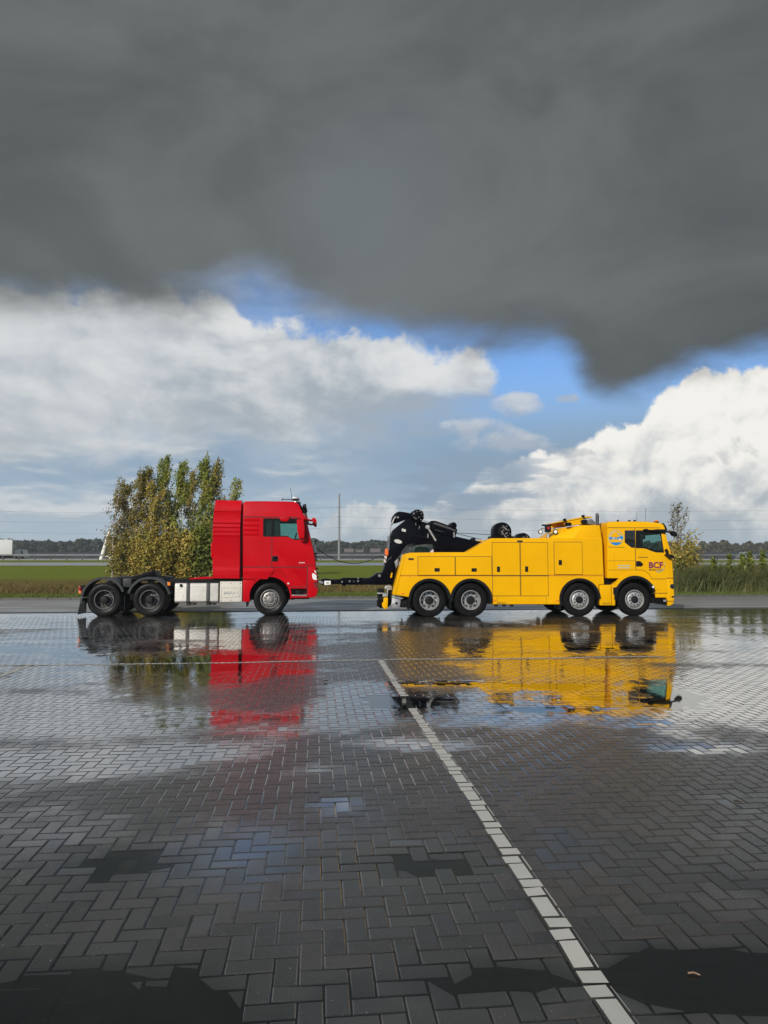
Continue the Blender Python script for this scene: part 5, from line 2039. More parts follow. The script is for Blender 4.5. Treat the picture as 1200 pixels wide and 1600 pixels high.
    pprism(mb, F, [(611.6, 894.6), (613.6, 895.4), (612.4, 899), (613, 900.6), (611, 903), (609.6, 902.6), (610.4, 898.6)], cy0 - 0.02, cy0 - 0.002, yl)
    mb.build('yellow_clip', 'yellow_paint', mast_o)
    # hydraulic cylinder
    hc = MB()
    p0, p1, p2 = F(667.3, 823.7, yl), F(680.2, 845.2, yl), F(693.5, 868, yl)
    hc.tube([(p0[0], cy0 - 0.13, p0[1]), (p1[0], cy0 - 0.13, p1[1])], 0.034, 12)
    hc.lathe([(0.0, -0.045), (0.018, -0.045), (0.02, -0.04), (0.062, -0.04), (0.068, -0.03), (0.068, 0.10)], p0[0], p0[1], cy0 - 0.12, 22)
    hco = hc.build('hydraulic_cylinder', 'alu', root)
    MB().tube([(p1[0], cy0 - 0.13, p1[1]), (p2[0], cy0 - 0.13, p2[1])], 0.052, 12).build('cylinder_barrel', 'black_paint', hco)
    mb = MB()
    for (ua, va, ub, vb) in ((652, 837, 667, 840), (652, 837.6, 652.6, 838),):
        q = F.pts([(ua, va), (ub, vb)], yl)
        mb.tube([(a, cy0 - 0.012, b) for a, b in q], 0.008, 5)
    q = F.pts([(619, 876), (626, 868), (630, 860), (636, 853), (646, 850)], yl)
    mb.tube([(a, cy0 - 0.02, b) for a, b in q], 0.018, 6)
    mb.build('hydraulic_hose', 'hose', mast_o)
    # teal block added to fill a glassy patch under the boom
    mb = MB()
    pprism(mb, F, [(648, 866), (648, 857), (652, 854.2), (669, 855.2), (671, 858), (671, 866)], 1.6, 2.2, 1.6)
    mb.build('teal_block', 'teal_plastic', root, 0.02)
    mb = MB()
    pprism(mb, F, [(672, 866), (673, 861.5), (677, 858), (678.5, 866)], 1.0, 1.1, 1.0)
    mb.build('beacon_cover', 'pale_strap', root, 0.01)
    # underlift beam
    ub = MB()
    pprism(ub, F, [(532.4, 903.8), (536, 902.8), (571, 902.8), (571, 913.8), (540.5, 913.8), (540, 915.6), (535.4, 915.6), (534.6, 913.6), (532.4, 913)], 1.06, 1.46, 1.06)
    ubo = ub.build('underlift_beam', 'black_paint', root, 0.012)
    ub = MB()
    pprism(ub, F, [(516, 905.2), (533, 905), (533, 912.6), (516, 912.8)], 1.12, 1.40, 1.12)
    ub.build('inner_beam', 'black_paint', ubo, 0.01)
    ft = MB()
    for (u, v, r_) in ((534.5, 909.2, 0.032), (546.4, 908.2, 0.034), (553, 908.4, 0.02), (559.4, 908.0, 0.036), (567.4, 912.4, 0.018), (559.6, 903.6, 0.03), (569, 904, 0.02)):
        a, b = F(u, v, 1.06)
        ft.lathe([(0.0, -0.03), (r_ * 0.8, -0.03), (r_, -0.01), (r_, 0.02)], a, b, 1.05, 12)
    a, b = F(593, 899.6, yl)
    ft.lathe([(0.0, -0.03), (0.04, -0.03), (0.055, 0.0)], a, b, cy0 - 0.002, 16)
    ft.build('beam_pins', 'galv', ubo)
    hd = MB()
    pprism(hd, F, [(497.6, 909), (500, 906.4), (503.6, 904.4), (510, 904.2), (517.5, 905.4), (517.5, 913.2), (509, 914.6), (502.5, 913.8), (499, 911.6)], 1.0, 1.5, 1.0)
    hdo = hd.build('lift_head', 'black_paint', ubo, 0.02)
    fk = MB()
    pprism(fk, F, [(506.8, 907.6), (516.8, 907.6), (516.8, 913.6), (506.8, 914.2)], 0.93, 1.0, 0.93)
    fk.build('lift_bracket', 'white_paint', hdo, 0.008)
    fk = MB()
    pbox(fk, F, 509.4, 909.6, 513.6, 911.6, 0.92, 0.935, 0.93)
    pprism(fk, F, [(496.6, 908.4), (502, 907.4), (505.8, 910.4), (505.4, 912.4), (500, 911.6)], 0.95, 1.0, 0.95)
    fk.build('fork', 'galv', hdo, 0.006)
    cr = MB()
    a, b = F(507, 909, 1.0)
    cr.box(a - 0.12, a + 0.06, 0.15, 2.35, b - 0.11, b + 0.11)
    # air line drooping between the trucks is a thing of its own

    # ---------------- rear coupling gear
    rg = MB()
    y = 0.35
    pbox(rg, F, 590.5, 919.6, 600.2, 926.2, y, y + 0.3, y)
    rgo = rg.build('tail_lamp_box', 'black_plastic', root, 0.01)
    mb = MB()
    pbox(mb, F, 589.8, 926.2, 601.5, 928, y - 0.02, y + 0.3, y)
    pbox(mb, F, 604.8, 920.8, 606.2, 931, y, y + 0.05, y)
    pbox(mb, F, 604.8, 920.4, 613.4, 921.8, y, y + 0.05, y)
    pprism(mb, F, [(600.5, 919), (603, 915.4), (610, 914.6), (612.8, 917), (611.6, 920), (603, 920.6)], y, y + 0.2, y)
    pprism(mb, F, [(598, 928), (604, 927), (606, 932.5), (598, 933)], y, y + 0.2, y)
    mb.build('coupling_frame', 'alu', root, 0.006)
    mb = MB()
    pbox(mb, F, 606.3, 921.9, 613.2, 930, y + 0.1, y + 0.5, y)
    pprism(mb, F, [(591.6, 930), (599, 928), (606, 931), (612, 930.4), (612, 945), (606, 950), (594, 950.6), (592, 946)], y + 0.12, y + 0.6, y)
    pbox(mb, F, 626, 934.6, 642, 949, y - 0.1, y + 0.7, y)
    pprism(mb, F, [(589.4, 938), (592, 936.4), (595, 938.4), (595, 947.4), (591, 948), (589.2, 944)], y, y + 0.16, y)
    mb.build('coupling_block', 'chassis', root, 0.012)
    mb = MB()
    pprism(mb, F, [(599.6, 934.4), (605.8, 933.4), (606.2, 936.4), (605.6, 950.2), (604.2, 951.4), (600.4, 951.4), (598.8, 950)], y - 0.10, y + 0.06, y - 0.1)
    pprism(mb, F, [(597, 942), (600, 941), (600, 949), (597.4, 948.6)], y - 0.08, y + 0.02, y - 0.1)
    mb.build('stabiliser_foot', 'yellow_paint', root, 0.012)
    mb = MB()
    pprism(mb, F, [(613.4, 934), (616, 931.8), (626, 934.6), (625.4, 944), (624, 949.6), (613.2, 949.6), (611.6, 944)], y - 0.15, y - 0.09, y - 0.15)
    for (u, v) in ((619.4, 942.5), (612.8, 944.4)):
        a, b = F(u, v, y - 0.15)
        mb.lathe([(0.0, -0.01), (0.03, -0.01), (0.034, 0.0)], a, b, y - 0.15, 12)
    pprism(mb, F, [(613.2, 930.6), (631, 934.8), (627, 936.2), (613.2, 933.2)], y - 0.2, y + 0.1, y - 0.15)
    mb.build('rear_bracket', 'alu', root, 0.006)
    a, b = F(619.4, 942.5, y - 0.15)
    MB().lathe([(0.0, -0.02), (0.035, -0.02), (0.04, 0.0)], a, b, y - 0.155, 12).build('pivot_pin', 'hub_dark', root)
    mb = MB()
    for (u, v) in ((590.5, 939.4), (590.8, 945.6)):
        a, b = F(u, v, y)
        mb.lathe([(0.0, -0.03), (0.03, -0.02), (0.045, 0.0), (0.04, 0.05)], a, b, y, 12)
    mb.build('air_couplings', 'black_plastic', root)
    mb = MB()
    q = F.pts([(629, 866), (626, 872), (623.6, 882), (625, 890), (621, 896)], 0.5)
    mb.tube([(a, 0.5, b) for a, b in q], 0.018, 6)
    pprism(mb, F, [(616.6, 878), (621, 873), (623.2, 874.4), (621.6, 884), (619, 888)], 0.6, 0.75, 0.6)
    mb.build('rear_work_lamp', 'galv', root, 0.01)

    # ---------------- cab
    out = F.pts([(949.3, 903.6), (949.3, 818.6), (950.6, 816.2), (953.5, 814.9), (990, 814.6), (1010, 815.0), (1025, 816.2), (1034, 817.8), (1037.2, 819.6), (1039.4, 826), (1041.4, 838), (1049.0, 865), (1050.6, 877), (1052.2, 898), (1052.8, 920), (1053.2, 934), (1051.2, 939), (1044, 940), (1041.0, 934), (1020, 934), (1014, 904)])
    cab = MB().prism(out, 0.0, W)
    RF = 0.645
    cut = []
    for y0, y1 in ((-0.1, 0.75), (W - 0.75, W + 0.1)):
        cut.append((MB().lathe([(0.0, y0), (RF, y0), (RF, y1), (0.0, y1)], xw[3], zr + 0.09, 0, 44), 'chassis'))
    cut.append((MB().box(xw[3] - 0.9, xw[3] + 0.3, -0.1, W + 0.1, -0.1, F.z(904.2, 970)), 'chassis'))
    inner = MB().prism(F.pts([(992, 868), (992, 829), (1031, 829), (1035, 836), (1041, 855), (1043, 868)]), 0.07, W - 0.07)
    winp = F.pts([(993.6, 830.0), (1031.4, 830.0), (1033.0, 833), (1037.6, 862.6), (1024.4, 862.0), (1016.5, 859.4), (1009, 856.4), (993.6, 855.6)])
    win = MB().prism(winp, -0.1, W + 0.1)
    ws = MB().prism(F.pts([(1033, 834), (1060, 834), (1060, 866), (1040, 866)]), 0.16, W - 0.16)
    cut += [(inner, 'interior'), (win, 'interior'), (ws, 'interior')]
    cabo = cab.build('cab', 'yellow_paint', root, 0.05, 3, cut=cut)
    lean_in(cabo, F.z(824.6, 990), 0.16, W)
    for xq in xw:
        MB().box(xq - 0.70, xq + 0.70, 0.76, 0.79, 0.45, 1.20).build('wheel_well', 'chassis', root)
        MB().box(xq - 0.70, xq + 0.70, W - 0.79, W - 0.76, 0.45, 1.20).build('wheel_well', 'chassis', root)
    # rear quarter glass, black
    for far in (0, 1):
        y0, y1 = (-0.010, 0.02) if not far else (W - 0.02, W + 0.010)
        MB().prism(F.pts([(976, 828.6), (992.2, 828.6), (992.2, 855.6), (986.4, 855.6), (976, 847.6)]), y0, y1).build('quarter_window', 'black_glass', root, 0.004)
        pane = MB().prism(winp, 0.010 if not far else W - 0.015, 0.015 if not far else W - 0.010)
        wn = pane.build('door_window', 'cab_glass', root)
        fr = MB()
        ya, yb = (-0.008, 0.03) if not far else (W - 0.03, W + 0.008)
        for q in ([(993.2, 828.6), (1031.8, 828.8), (1032.4, 833.2), (1016, 833.6), (1006, 832.4), (998.6, 831.6), (993.2, 831.6)],
                  [(993.2, 831.6), (998.6, 831.6), (1004.0, 855.0), (1004.0, 856.6), (993.2, 856.4)],
                  [(1004.0, 854.6), (1009.2, 855.0), (1008.8, 857.2), (1004.0, 856.6)],
                  [(1009.2, 855.0), (1016.8, 857.6), (1016.4, 860.4), (1008.8, 857.2)],
                  [(1016.8, 857.6), (1025, 860.2), (1024.4, 863.0), (1016.4, 860.4)],
                  [(1025, 860.2), (1037.0, 860.6), (1037.6, 863.4), (1024.4, 863.0)]):
            fr.prism(F.pts(q), ya, yb)
        fr.build('window_frame', 'black_plastic', wn)
    # seats and wheel
    for y in (0.35, 1.6):
        MB().prism(F.pts([(994, 868), (994, 846), (996, 836), (1002, 836), (1005, 846), (1006, 868)], y), y, y + 0.5).build('seat', 'interior', root, 0.04)
    MB().prism(F.pts([(993, 829.5), (998, 829.5), (998, 856), (993, 856)], 0.4), 0.08, W - 0.08).build('cab_back_wall', 'interior', root)
    wh = MB()
    c_ = F(1022, 858, 1.8)
    wh.tube([(c_[0] + 0.09 * math.sin(t_), 1.8 + 0.22 * math.cos(t_), c_[1] + 0.17 * math.sin(t_)) for t_ in [k * 2 * math.pi / 20 for k in range(21)]], 0.018, 6)
    pprism(wh, F, [(1016, 868), (1020, 860), (1026, 857.6), (1040, 858.5), (1042, 868)], 0.4, 2.3, 0.5)
    wh.build('dashboard', 'interior', root)
    MB().prism(F.pts([(1039.6, 828), (1041.0, 828), (1050.2, 866), (1048.6, 867)]), 0.14, W - 0.14).build('windscreen', 'screen_glass', root)
    # pillar of brighter yellow in front of the window
    mb = MB()
    pprism(mb, F, [(1033.4, 833), (1037.4, 833), (1047.2, 866.5), (1046.5, 872), (1041, 870.5), (1038.6, 862)], -0.012, 0.04)
    mb.build('pillar_cover', 'yellow_paint', root, 0.01)
    # seams and gutters
    sm_ = MB()
    for (a, b, c, d) in ((949.6, 824.0, 1031, 825.2), (992.3, 826, 993.0, 890.6), (949.6, 876.0, 993, 876.5), (950, 890.4, 994, 890.9), (959.4, 864, 959.8, 888), (1019, 904.2, 1041, 905.0), (1019, 926.4, 1043, 927.4), (1041.2, 904, 1042.0, 934), (1041.6, 902.8, 1052.6, 904.0), (1046.4, 878, 1047.2, 902)):
        pbox(sm_, F, a, b, c, d, -0.003, 0.012)
    for lst in ([(950, 854.6), (976, 855.4)], [(993.2, 890.6), (1001, 890.6), (1008, 892.2), (1014, 897), (1017.2, 902), (1018.6, 906), (1017.6, 909), (1021, 918), (1024, 926)], ):
        sm_.tube([(F(u, v)[0], -0.001, F(u, v)[1]) for u, v in lst], 0.0075, 5)
    sm_.build('panel_gaps', 'seal', cabo)
    # door lower edge and arch pressing
    ar = MB().arc(xw[3], zr + 0.09, 0.655, 0.76, 18, 150, -0.022, 0.05)
    ar.build('arch_pressing', 'yellow_paint', cabo)
    for far in (0, 1):
        ya, yb = (-0.045, 0.25) if not far else (W - 0.25, W + 0.045)
        MB().arc(xw[3], zr + 0.07, 0.585, 0.672, 18, 186, ya, yb).build('wheel_arch', 'black_plastic', root)
    mb = MB()
    pprism(mb, F, [(1015, 914), (1019, 912.6), (1023.2, 916), (1022, 920.6), (1016.6, 920)], -0.05, 0.06)
    fm = mb.build('arch_lamp_holder', 'black_plastic', root, 0.01)
    p = F(1019.6, 917)
    MB().lathe([(0.0, -0.012), (0.03, -0.010), (0.038, 0.0)], p[0], p[1], -0.052, 14).build('side_marker', 'lamp_white', fm)
    mb = MB()
    pbox(mb, F, 957.8, 917.4, 967, 929, -0.01, 0.2)
    mb.build('air_filter', 'black_plastic', root, 0.02)
    # yellow fender piece behind the front wheel and the box between the axles
    mb = MB()
    pprism(mb, F, [(956.6, 946), (956.6, 914.4), (960, 913), (965, 908.6), (970.5, 905.8), (972.5, 908.5), (966.6, 913), (963.4, 919), (961.6, 928), (961.2, 946)], -0.004, 0.30)
    mb.build('fender_rear', 'yellow_paint', root, 0.012)
    mb = MB()
    pbox(mb, F, 937.2, 914, 955.8, 945.8, -0.006, 0.55)
    bx = mb.build('side_box', 'yellow_paint', root, 0.014)
    xa, za = F(940.6, 944.6)
    text_mb('OPWS', 0.25, xa, za, -0.007, 0.004, 0.055).build('lettering', 'dark_print', bx)
    # lower front: bumper
    mb = MB()
    pprism(mb, F, [(1041.8, 904.4), (1049.6, 904.8), (1052.4, 908), (1053.4, 925), (1053.6, 936), (1052.6, 943.6), (1047, 946.4), (1044.0, 946.6), (1043.6, 934)], -0.014, 0.30)
    mb.build('bumper', 'yellow_paint', root, 0.02)
    mb = MB()
    mb.box(F.x(1043.5), F.x(1053.0), 0.3, W - 0.01, F.z(946, 1045), F.z(905, 1045))
    mb.build('bumper_front', 'yellow_paint', root, 0.03)
    mb = MB()
    pprism(mb, F, [(1046.8, 914.4), (1049.6, 912.4), (1053.4, 912.6), (1053.8, 919.4), (1050.4, 920.6), (1047.4, 918.4)], -0.022, 0.20)
    mb.build('headlight', 'black_glass', root, 0.01)
    mb = MB()
    pbox(mb, F, 1043.8, 939.0, 1053.2, 939.9, -0.018, 0.1)
    for (u, v) in ((1046.2, 908.6), (1046.6, 932.6)):
        a, b = F(u, v)
        mb.lathe([(0.0, -0.02), (0.012, -0.02), (0.014, 0.0)], a, b, -0.01, 8)
    mb.build('bumper_trim', 'seal', root)
    mb = MB()
    pbox(mb, F, 1049.5, 931.2, 1053.8, 934, -0.018, 0.1)
    mb.build('fog_lamp', 'black_glass', root, 0.004)
    # dark step box under the door
    mb = MB()
    pprism(mb, F, [(1016, 934.6), (1043.6, 934.6), (1043.6, 944.6), (1036, 943.8), (1019, 941.4)], 0.06, 0.7, 0.06)
    so = mb.build('step_box', 'chassis', root, 0.012)
    mb = MB()
    pbox(mb, F, 1036.4, 937, 1041, 940.4, 0.05, 0.07, 0.06)
    mb.build('step_plate', 'alu', so, 0.004)
    # door handle, mirrors, visor, roof kit
    mb = MB()
    pprism(mb, F, [(994.2, 876.6), (1000.4, 876.6), (1005, 881), (1004.4, 883.4), (1002, 885), (994.2, 885)], -0.014, 0.01)
    h = mb.build('door_handle', 'black_plastic', root, 0.006)
    mb = MB()
    pprism(mb, F, [(1006, 828.4), (1008, 826.4), (1012, 826.2), (1015, 828.2), (1028, 826.8), (1039.5, 827.0), (1042, 830), (1041, 832.6), (1030, 831.4)], -0.10, 0.02)
    mb.build('window_visor', 'black_plastic', root, 0.015)
    for far in (0, 1):
        s = 1 if not far else -1
        yo = 0 if not far else W
        mb = MB()
        q = F.pts([(1034, 829.6), (1044, 831.0), (1052, 831.8)], 0.0)
        mb.tube([(a, yo - s * 0.06 + s * i * 0.05, b) for i, (a, b) in enumerate(q)], 0.03, 8)
        m1 = mb.build('front_mirror', 'black_plastic', root)
        c2 = MB()
        c2.prism(F.pts([(1049.8, 831.4), (1053, 829.4), (1057, 831.4), (1058.8, 835), (1058.2, 838.6), (1053.4, 836.6)]), min(yo, yo + s * 0.22), max(yo, yo + s * 0.22))
        c2.build('mirror_shell', 'black_plastic', m1, 0.02)
        if not far:
            mb = MB()
            q = F.pts([(1039.0, 858.5), (1041.5, 862), (1041.4, 866), (1042.6, 868)])
            mb.tube([(a, -0.04, b) for a, b in q], 0.05, 8)
            m2 = mb.build('kerb_mirror', 'black_plastic', root)
            c2 = MB()
            c2.prism(F.pts([(1037, 867.2), (1039.4, 865.6), (1045.4, 866.4), (1049.4, 869.6), (1048.6, 872.2), (1041, 870.4)]), -0.20, 0.0)
            c2.build('mirror_shell', 'black_plastic', m2, 0.02)
    mb = MB()
    mb.prism(F.pts([(1034, 817.6), (1037.8, 817.2), (1041.6, 823), (1043.8, 828.6), (1041.4, 828.2), (1038.6, 823)]), 0.02, W - 0.02)
    mb.build('sun_visor', 'black_plastic', root, 0.012)
    for y in (0.45, 1.95):
        p = F(1025.6, 815.6, 0.45)
        b0 = MB().box(p[0] - 0.06, p[0] + 0.06, y - 0.06, y + 0.06, p[1] - 0.03, p[1] + 0.01).build('roof_beacon', 'black_plastic', root, 0.008)
        MB().box(p[0] - 0.055, p[0] + 0.055, y - 0.055, y + 0.055, p[1] + 0.01, p[1] + 0.055).build('lens', 'lamp_amber', b0, 0.018)
    for (u, v) in ((965.6, 813.2), (983.4, 813.4), (991.8, 813.2)):
        p = F(u, v + 0.6, 0.5)
        MB().lathe([(0.0, -0.03), (0.03, -0.03), (0.035, 0.03), (0.0, 0.03)], p[0], p[1], 0.5, 10).build('roof_marker', 'black_plastic', root)
    for (u, vt) in ((995, 799.0), (1008.6, 793.6)):
        a, b = F(u, 815.4, 0.6), F(u, vt, 0.6)
        MB().tube([(a[0], 0.6, a[1]), (b[0], 0.6, b[1])], 0.006, 4).build('antenna', 'dark_metal', root)

    # lettering and emblem
    xa, za = F(1014.0, 888.0)
    xb, zb_ = F(1036.0, 877.9)
    text_mb('BCF', xb - xa, xa, za, -0.001, 0.004, zb_ - za, 0.035).build('lettering', 'purple_print', root)
    xa2, za2 = F(1014.2, 891.8)
    text_mb('MOBILITEIT', F.x(1035.6) - xa2, xa2, za2, -0.001, 0.004, 0.058, 0.006).build('lettering', 'dark_print', root)
    aw = MB()
    q = F.pts([(1038.6, 879.6), (1038.8, 883.6), (1037.6, 888.4), (1034.6, 891.6), (1031, 893.2), (1028, 893.4), (1025.2, 892.6)])
    aw.tube([(a, -0.001, b) for a, b in q], 0.006, 5, 0.016)
    aw.build('swoosh', 'teal_print', root)
    tx = MB()
    rr = random.Random(2)
    for (u0, u1, v, hgt) in ((965.6, 984, 883.6, 0.030), (965.6, 984, 887.2, 0.030)):
        u = u0
        while u < u1:
            w_ = rr.uniform(0.7, 1.3)
            a, b = F(u, v)
            tx.box(a, a + w_ * 0.0165, -0.004, 0.0, b - hgt / 2, b + hgt / 2 * rr.choice((1, 1, 0.8)))
            u += w_ + 0.35
    tx.build('door_print', 'cyan_print', root)
    tx = MB()
    u = 997.2
    while u < 1011.6:
        w_ = rr.uniform(0.6, 1.0)
        a, b = F(u, 870.8)
        tx.box(a, a + w_ * 0.016, -0.004, 0.0, b - 0.018, b + 0.018)
        u += w_ + 0.35 + (0.9 if rr.random() < 0.15 else 0)
    tx.build('type_print', 'dark_print', root)

    cx_, cz_ = F(962.4, 840.2)
    rad = 0.240

    def disc(pts2, y, name, m, par):
        return MB().add([(cx_ + a * rad, y, cz_ + b * rad) for a, b in pts2], [tuple(range(len(pts2)))]).build(name, m, par)

    ci = lambda k, n, r_=1.0, a0=0.0, a1=360.0: [(r_ * math.cos(R(a0 + (a1 - a0) * i / k)), r_ * math.sin(R(a0 + (a1 - a0) * i / k))) for i in range(n)]
    em = disc(ci(36, 36), -0.0035, 'emblem', 'teal_print', root)
    disc(ci(36, 36, 0.95), -0.0050, 'emblem_disc', 'yellow_paint', em)
    disc(ci(18, 19, 0.95, 218, 322), -0.0062, 'emblem_water', 'blue_print', em)
    disc([(-0.93, 0.14), (-0.6, 0.10), (-0.1, 0.05), (0.3, 0.08), (0.62, 0.20), (0.92, 0.16), (0.92, -0.2), (0.5, -0.26), (0.0, -0.20), (-0.5, -0.22), (-0.9, -0.25)], -0.0062, 'emblem_wave', 'blue_print', em)
    disc([(0.02, 0.72), (0.08, 0.72), (0.5, 0.42), (0.94, 0.22), (0.92, 0.10), (0.4, 0.36)], -0.0070, 'emblem_jib', 'teal_print', em)
    disc([(-0.02, 0.74), (0.06, 0.74), (0.08, -0.3), (-0.02, -0.3)], -0.0074, 'emblem_mast', 'yellow_paint', em)
    disc([(-0.55, -0.02), (-0.2, 0.02), (-0.16, -0.12), (-0.5, -0.16)], -0.0070, 'emblem_foam', 'white_print', em)
    disc([(0.30, -0.10), (0.55, -0.06), (0.72, -0.24), (0.64, -0.34), (0.34, -0.32)], -0.0070, 'emblem_foam', 'white_print', em)
    rl = MB()
    for i in range(9):
        a = R(100 + i * 9.5)
        c, s = 0.80 * math.cos(a), 0.80 * math.sin(a)
        rl.add([(cx_ + (c + dx) * rad, -0.0066, cz_ + (s + dz) * rad) for dx, dz in ((-0.045, -0.06), (0.045, -0.06), (0.045, 0.06), (-0.045, 0.06))], [(0, 1, 2, 3)])
    rl.build('emblem_print', 'white_print', em)
    return F, root


RED_F, RED = build_red_truck()
TOW_F, TOW = build_tow_truck()


def build_air_line():
    """black line hanging in a curve between the two trucks"""
    y = 0.6
    pts = [(494.5, 856, 0.3), (502.5, 862.5, 0.4), (515, 870, 0.5), (526, 875.4, 0.6), (534, 877.8, 0.7), (546, 880, 0.75), (560, 880, 0.8), (572.5, 877.6, 0.85), (583, 873.6, 0.9), (592, 869, 0.93), (600, 871.5, 0.93), (605, 876.5, 0.94), (612, 870, 0.95)]
    P = []
    for u, v, yl in pts:
        x, z = TOW_F(u, v, yl)
        P.append(TOW_F.o + TOW_F.fx * x + TOW_F.fy * yl + Vector((0, 0, z)))
    # smooth it
    Q = []
    for i in range(len(P) - 1):
        p0, p1, p2, p3 = P[max(i - 1, 0)], P[i], P[i + 1], P[min(i + 2, len(P) - 1)]
        for k in range(4):
            t = k / 4
            Q.append(0.5 * ((2 * p1) + (p2 - p0) * t + (2 * p0 - 5 * p1 + 4 * p2 - p3) * t * t + (3 * p1 - p0 - 3 * p2 + p3) * t ** 3))
    o = MB().tube(Q + [P[-1]], 0.014, 6).build('air_line', 'hose')
    tag(o, 'thin black air line hanging in a curve between the red truck and the crane', 'cable')


build_air_line()

# fittings of a pixel or two each stay joined in one part
for o in list(COL.objects):
    if o.parent and o.name.split('.')[0] in ('lug_nuts', 'hand_holes', 'door_print', 'type_print', 'bolt_heads', 'hose_fittings', 'beam_pins', 'emblem_print', 'hoist_chain', 'panel_gaps', 'door_seal_crease', 'boom_brackets', 'bumper_trim', 'air_couplings', 'winch_rope', 'hoist_rope', 'lettering', 'door_badge', 'hydraulic_hose', 'grille'):
        o['kind'] = 'stuff'


# ------------------------------------------------------------------ far wood, barrier, houses
LEAF_FAR = leaf_material('far_wood_leaves', [(0.020, 0.032, 0.026), (0.034, 0.048, 0.034), (0.055, 0.068, 0.042)], 0.8, 0.05, 0.1)
LEAF_FAR2 = leaf_material('far_autumn_leaves', [(0.034, 0.038, 0.024), (0.062, 0.062, 0.034), (0.095, 0.075, 0.040)], 0.8, 0.04, 0.1)


def top_at(lst, y):
    """height of the wood along x from (u, v) of its top in the photograph"""
    P = [(at(u, v, y).x, at(u, v, y).z - 2.0) for u, v in lst]
    xs, zs = [p[0] for p in P], [p[1] for p in P]
    return lambda x: float(np.interp(x, xs, zs))


def px_range(u0, u1, y, n):
    a, b = at(u0, 860, y).x, at(u1, 860, y).x
    return [a + (b - a) * (i + 0.5 + random.uniform(-0.35, 0.35)) / n for i in range(n)]


far_wood('far_wood', 'dark green far wood beyond the highway behind the rear of the red truck',
         px_range(-260, 330, 420, 190), 420, top_at([(-260, 846), (0, 846), (90, 848), (170, 846), (330, 848)], 420), LEAF_FAR, 1.5, 260)
far_wood('far_wood', 'dark far wood on the horizon in the gap between the two trucks',
         px_range(330, 720, 430, 140), 430, top_at([(330, 848), (440, 845), (494, 846), (506, 852), (520, 849), (560, 848), (600, 846), (720, 850)], 430), LEAF_FAR, 1.5, 260)
far_wood('far_wood', 'brownish far wood on the horizon beyond the tall reeds',
         px_range(720, 1460, 410, 200), 410, top_at([(720, 850), (1060, 851), (1075, 846), (1090, 852), (1108, 848), (1150, 850), (1200, 849), (1460, 848)], 410), LEAF_FAR2, 1.5, 260)

mb = MB()
xa, xb = at(-250, 865, 260).x, at(1450, 865, 260).x
zt = at(600, 863.2, 260).z
mb.prism_x([(0, 1.6), (0, zt - 0.4), (0.6, zt), (14, zt + 0.3), (14, 1.6)], xa, xb)
o = mb.build('embankment', 'barrier')
o.location = (0, 260, 0)
tag(o, 'long low dark bank in front of the far wood', kind='structure')


def far_house(u, v_top, w, d, h, y, label):
    p = at(u, v_top, y)
    base = 2.0
    hh = p.z - base
    t = empty('far_house', (p.x, y, base))
    tag(t, label, 'house', 'far houses at the edge of the wood')
    eave = hh * 0.55
    wall = MB().box(-w / 2, w / 2, 0, d, 0, eave).build('wall', 'brick_wall', t)
    MB().prism_x([(-0.5, eave), (d + 0.5, eave), (d / 2, hh)], -w / 2 - 0.4, w / 2 + 0.4).build('roof', 'roof_tile', t)
    for k in (-0.3, 0.25):
        MB().box(k * w - 0.6, k * w + 0.6, -0.03, 0.05, eave - 1.8, eave - 0.4).build('window', 'black_glass', t)


far_house(545, 857.0, 4.2, 4, 8, 372, 'pale far house just right of the tall pole, before the wood')
far_house(562, 859.0, 3.2, 4, 7, 376, 'small pale far house in the middle of the three before the wood')
far_house(586, 857.0, 4.6, 4, 8, 370, 'pale far house nearest the crane hook, before the wood')

# ------------------------------------------------------------------ tall pole and the wires
PD = 200.0


def build_pole():
    t = empty('utility_pole', (at(529.8, 862, PD).x, PD, 1.9))
    tag(t, 'very tall thin grey pole rising in the gap between the trucks', 'pole')
    zt = at(530, 771.5, PD).z - 1.9
    MB().tube([(0, 0, -0.4), (0, 0, zt * 0.5), (0, 0, zt)], 0.36, 10, 0.24).build('mast', 'pole_grey', t)
    for v in (792.5, 807.5, 824.5):
        z = at(530, v, PD).z - 1.9
        MB().box(-0.5, 0.5, -0.12, 0.12, z - 0.12, z + 0.12).build('bracket', 'pole_grey', t)


build_pole()


def build_wire(label, L, Rr, mid):
    P = []
    ctrl = [(-260, L - 5), (0, L), (100, L + 1.8), (200, L + 2.0), (380, L - 1.5), (530, mid), (760, mid + 4.5), (1000, Rr + 2.0), (1100, Rr + 1.4), (1200, Rr), (1460, Rr - 6)]
    us, vs = zip(*ctrl)
    for u in np.linspace(-260, 1460, 60):
        P.append(at(u, float(np.interp(u, us, vs)), PD))
    o = MB().tube(P, 0.017, 4).build('overhead_wire', 'dark_metal')
    tag(o, label, 'wire')


build_wire('highest of the three overhead wires crossing the sky', 799, 797.6, 792.5)
build_wire('middle one of the three overhead wires crossing the sky', 815, 812.6, 807.5)
build_wire('lowest of the three overhead wires crossing the sky', 831.5, 826.6, 824.5)


# leaning white mast at the left
def build_mast():
    y = 116.0
    b, tp = at(156.5, 868, y), at(182, 803, y)
    t = empty('white_mast', b)
    tag(t, 'white mast leaning to the right beside the birch trees', 'mast')
    d = tp - b
    MB().tube([(0, 0, -1.2), (d.x * 0.5, 0, d.z * 0.5), (d.x, 0, d.z)], 0.30, 10, 0.17).build('shaft', 'white_mast', t)
    MB().box(-0.45, 0.45, -0.4, 0.4, -1.6, -1.0).build('foot', 'white_mast', t, 0.03)


build_mast()


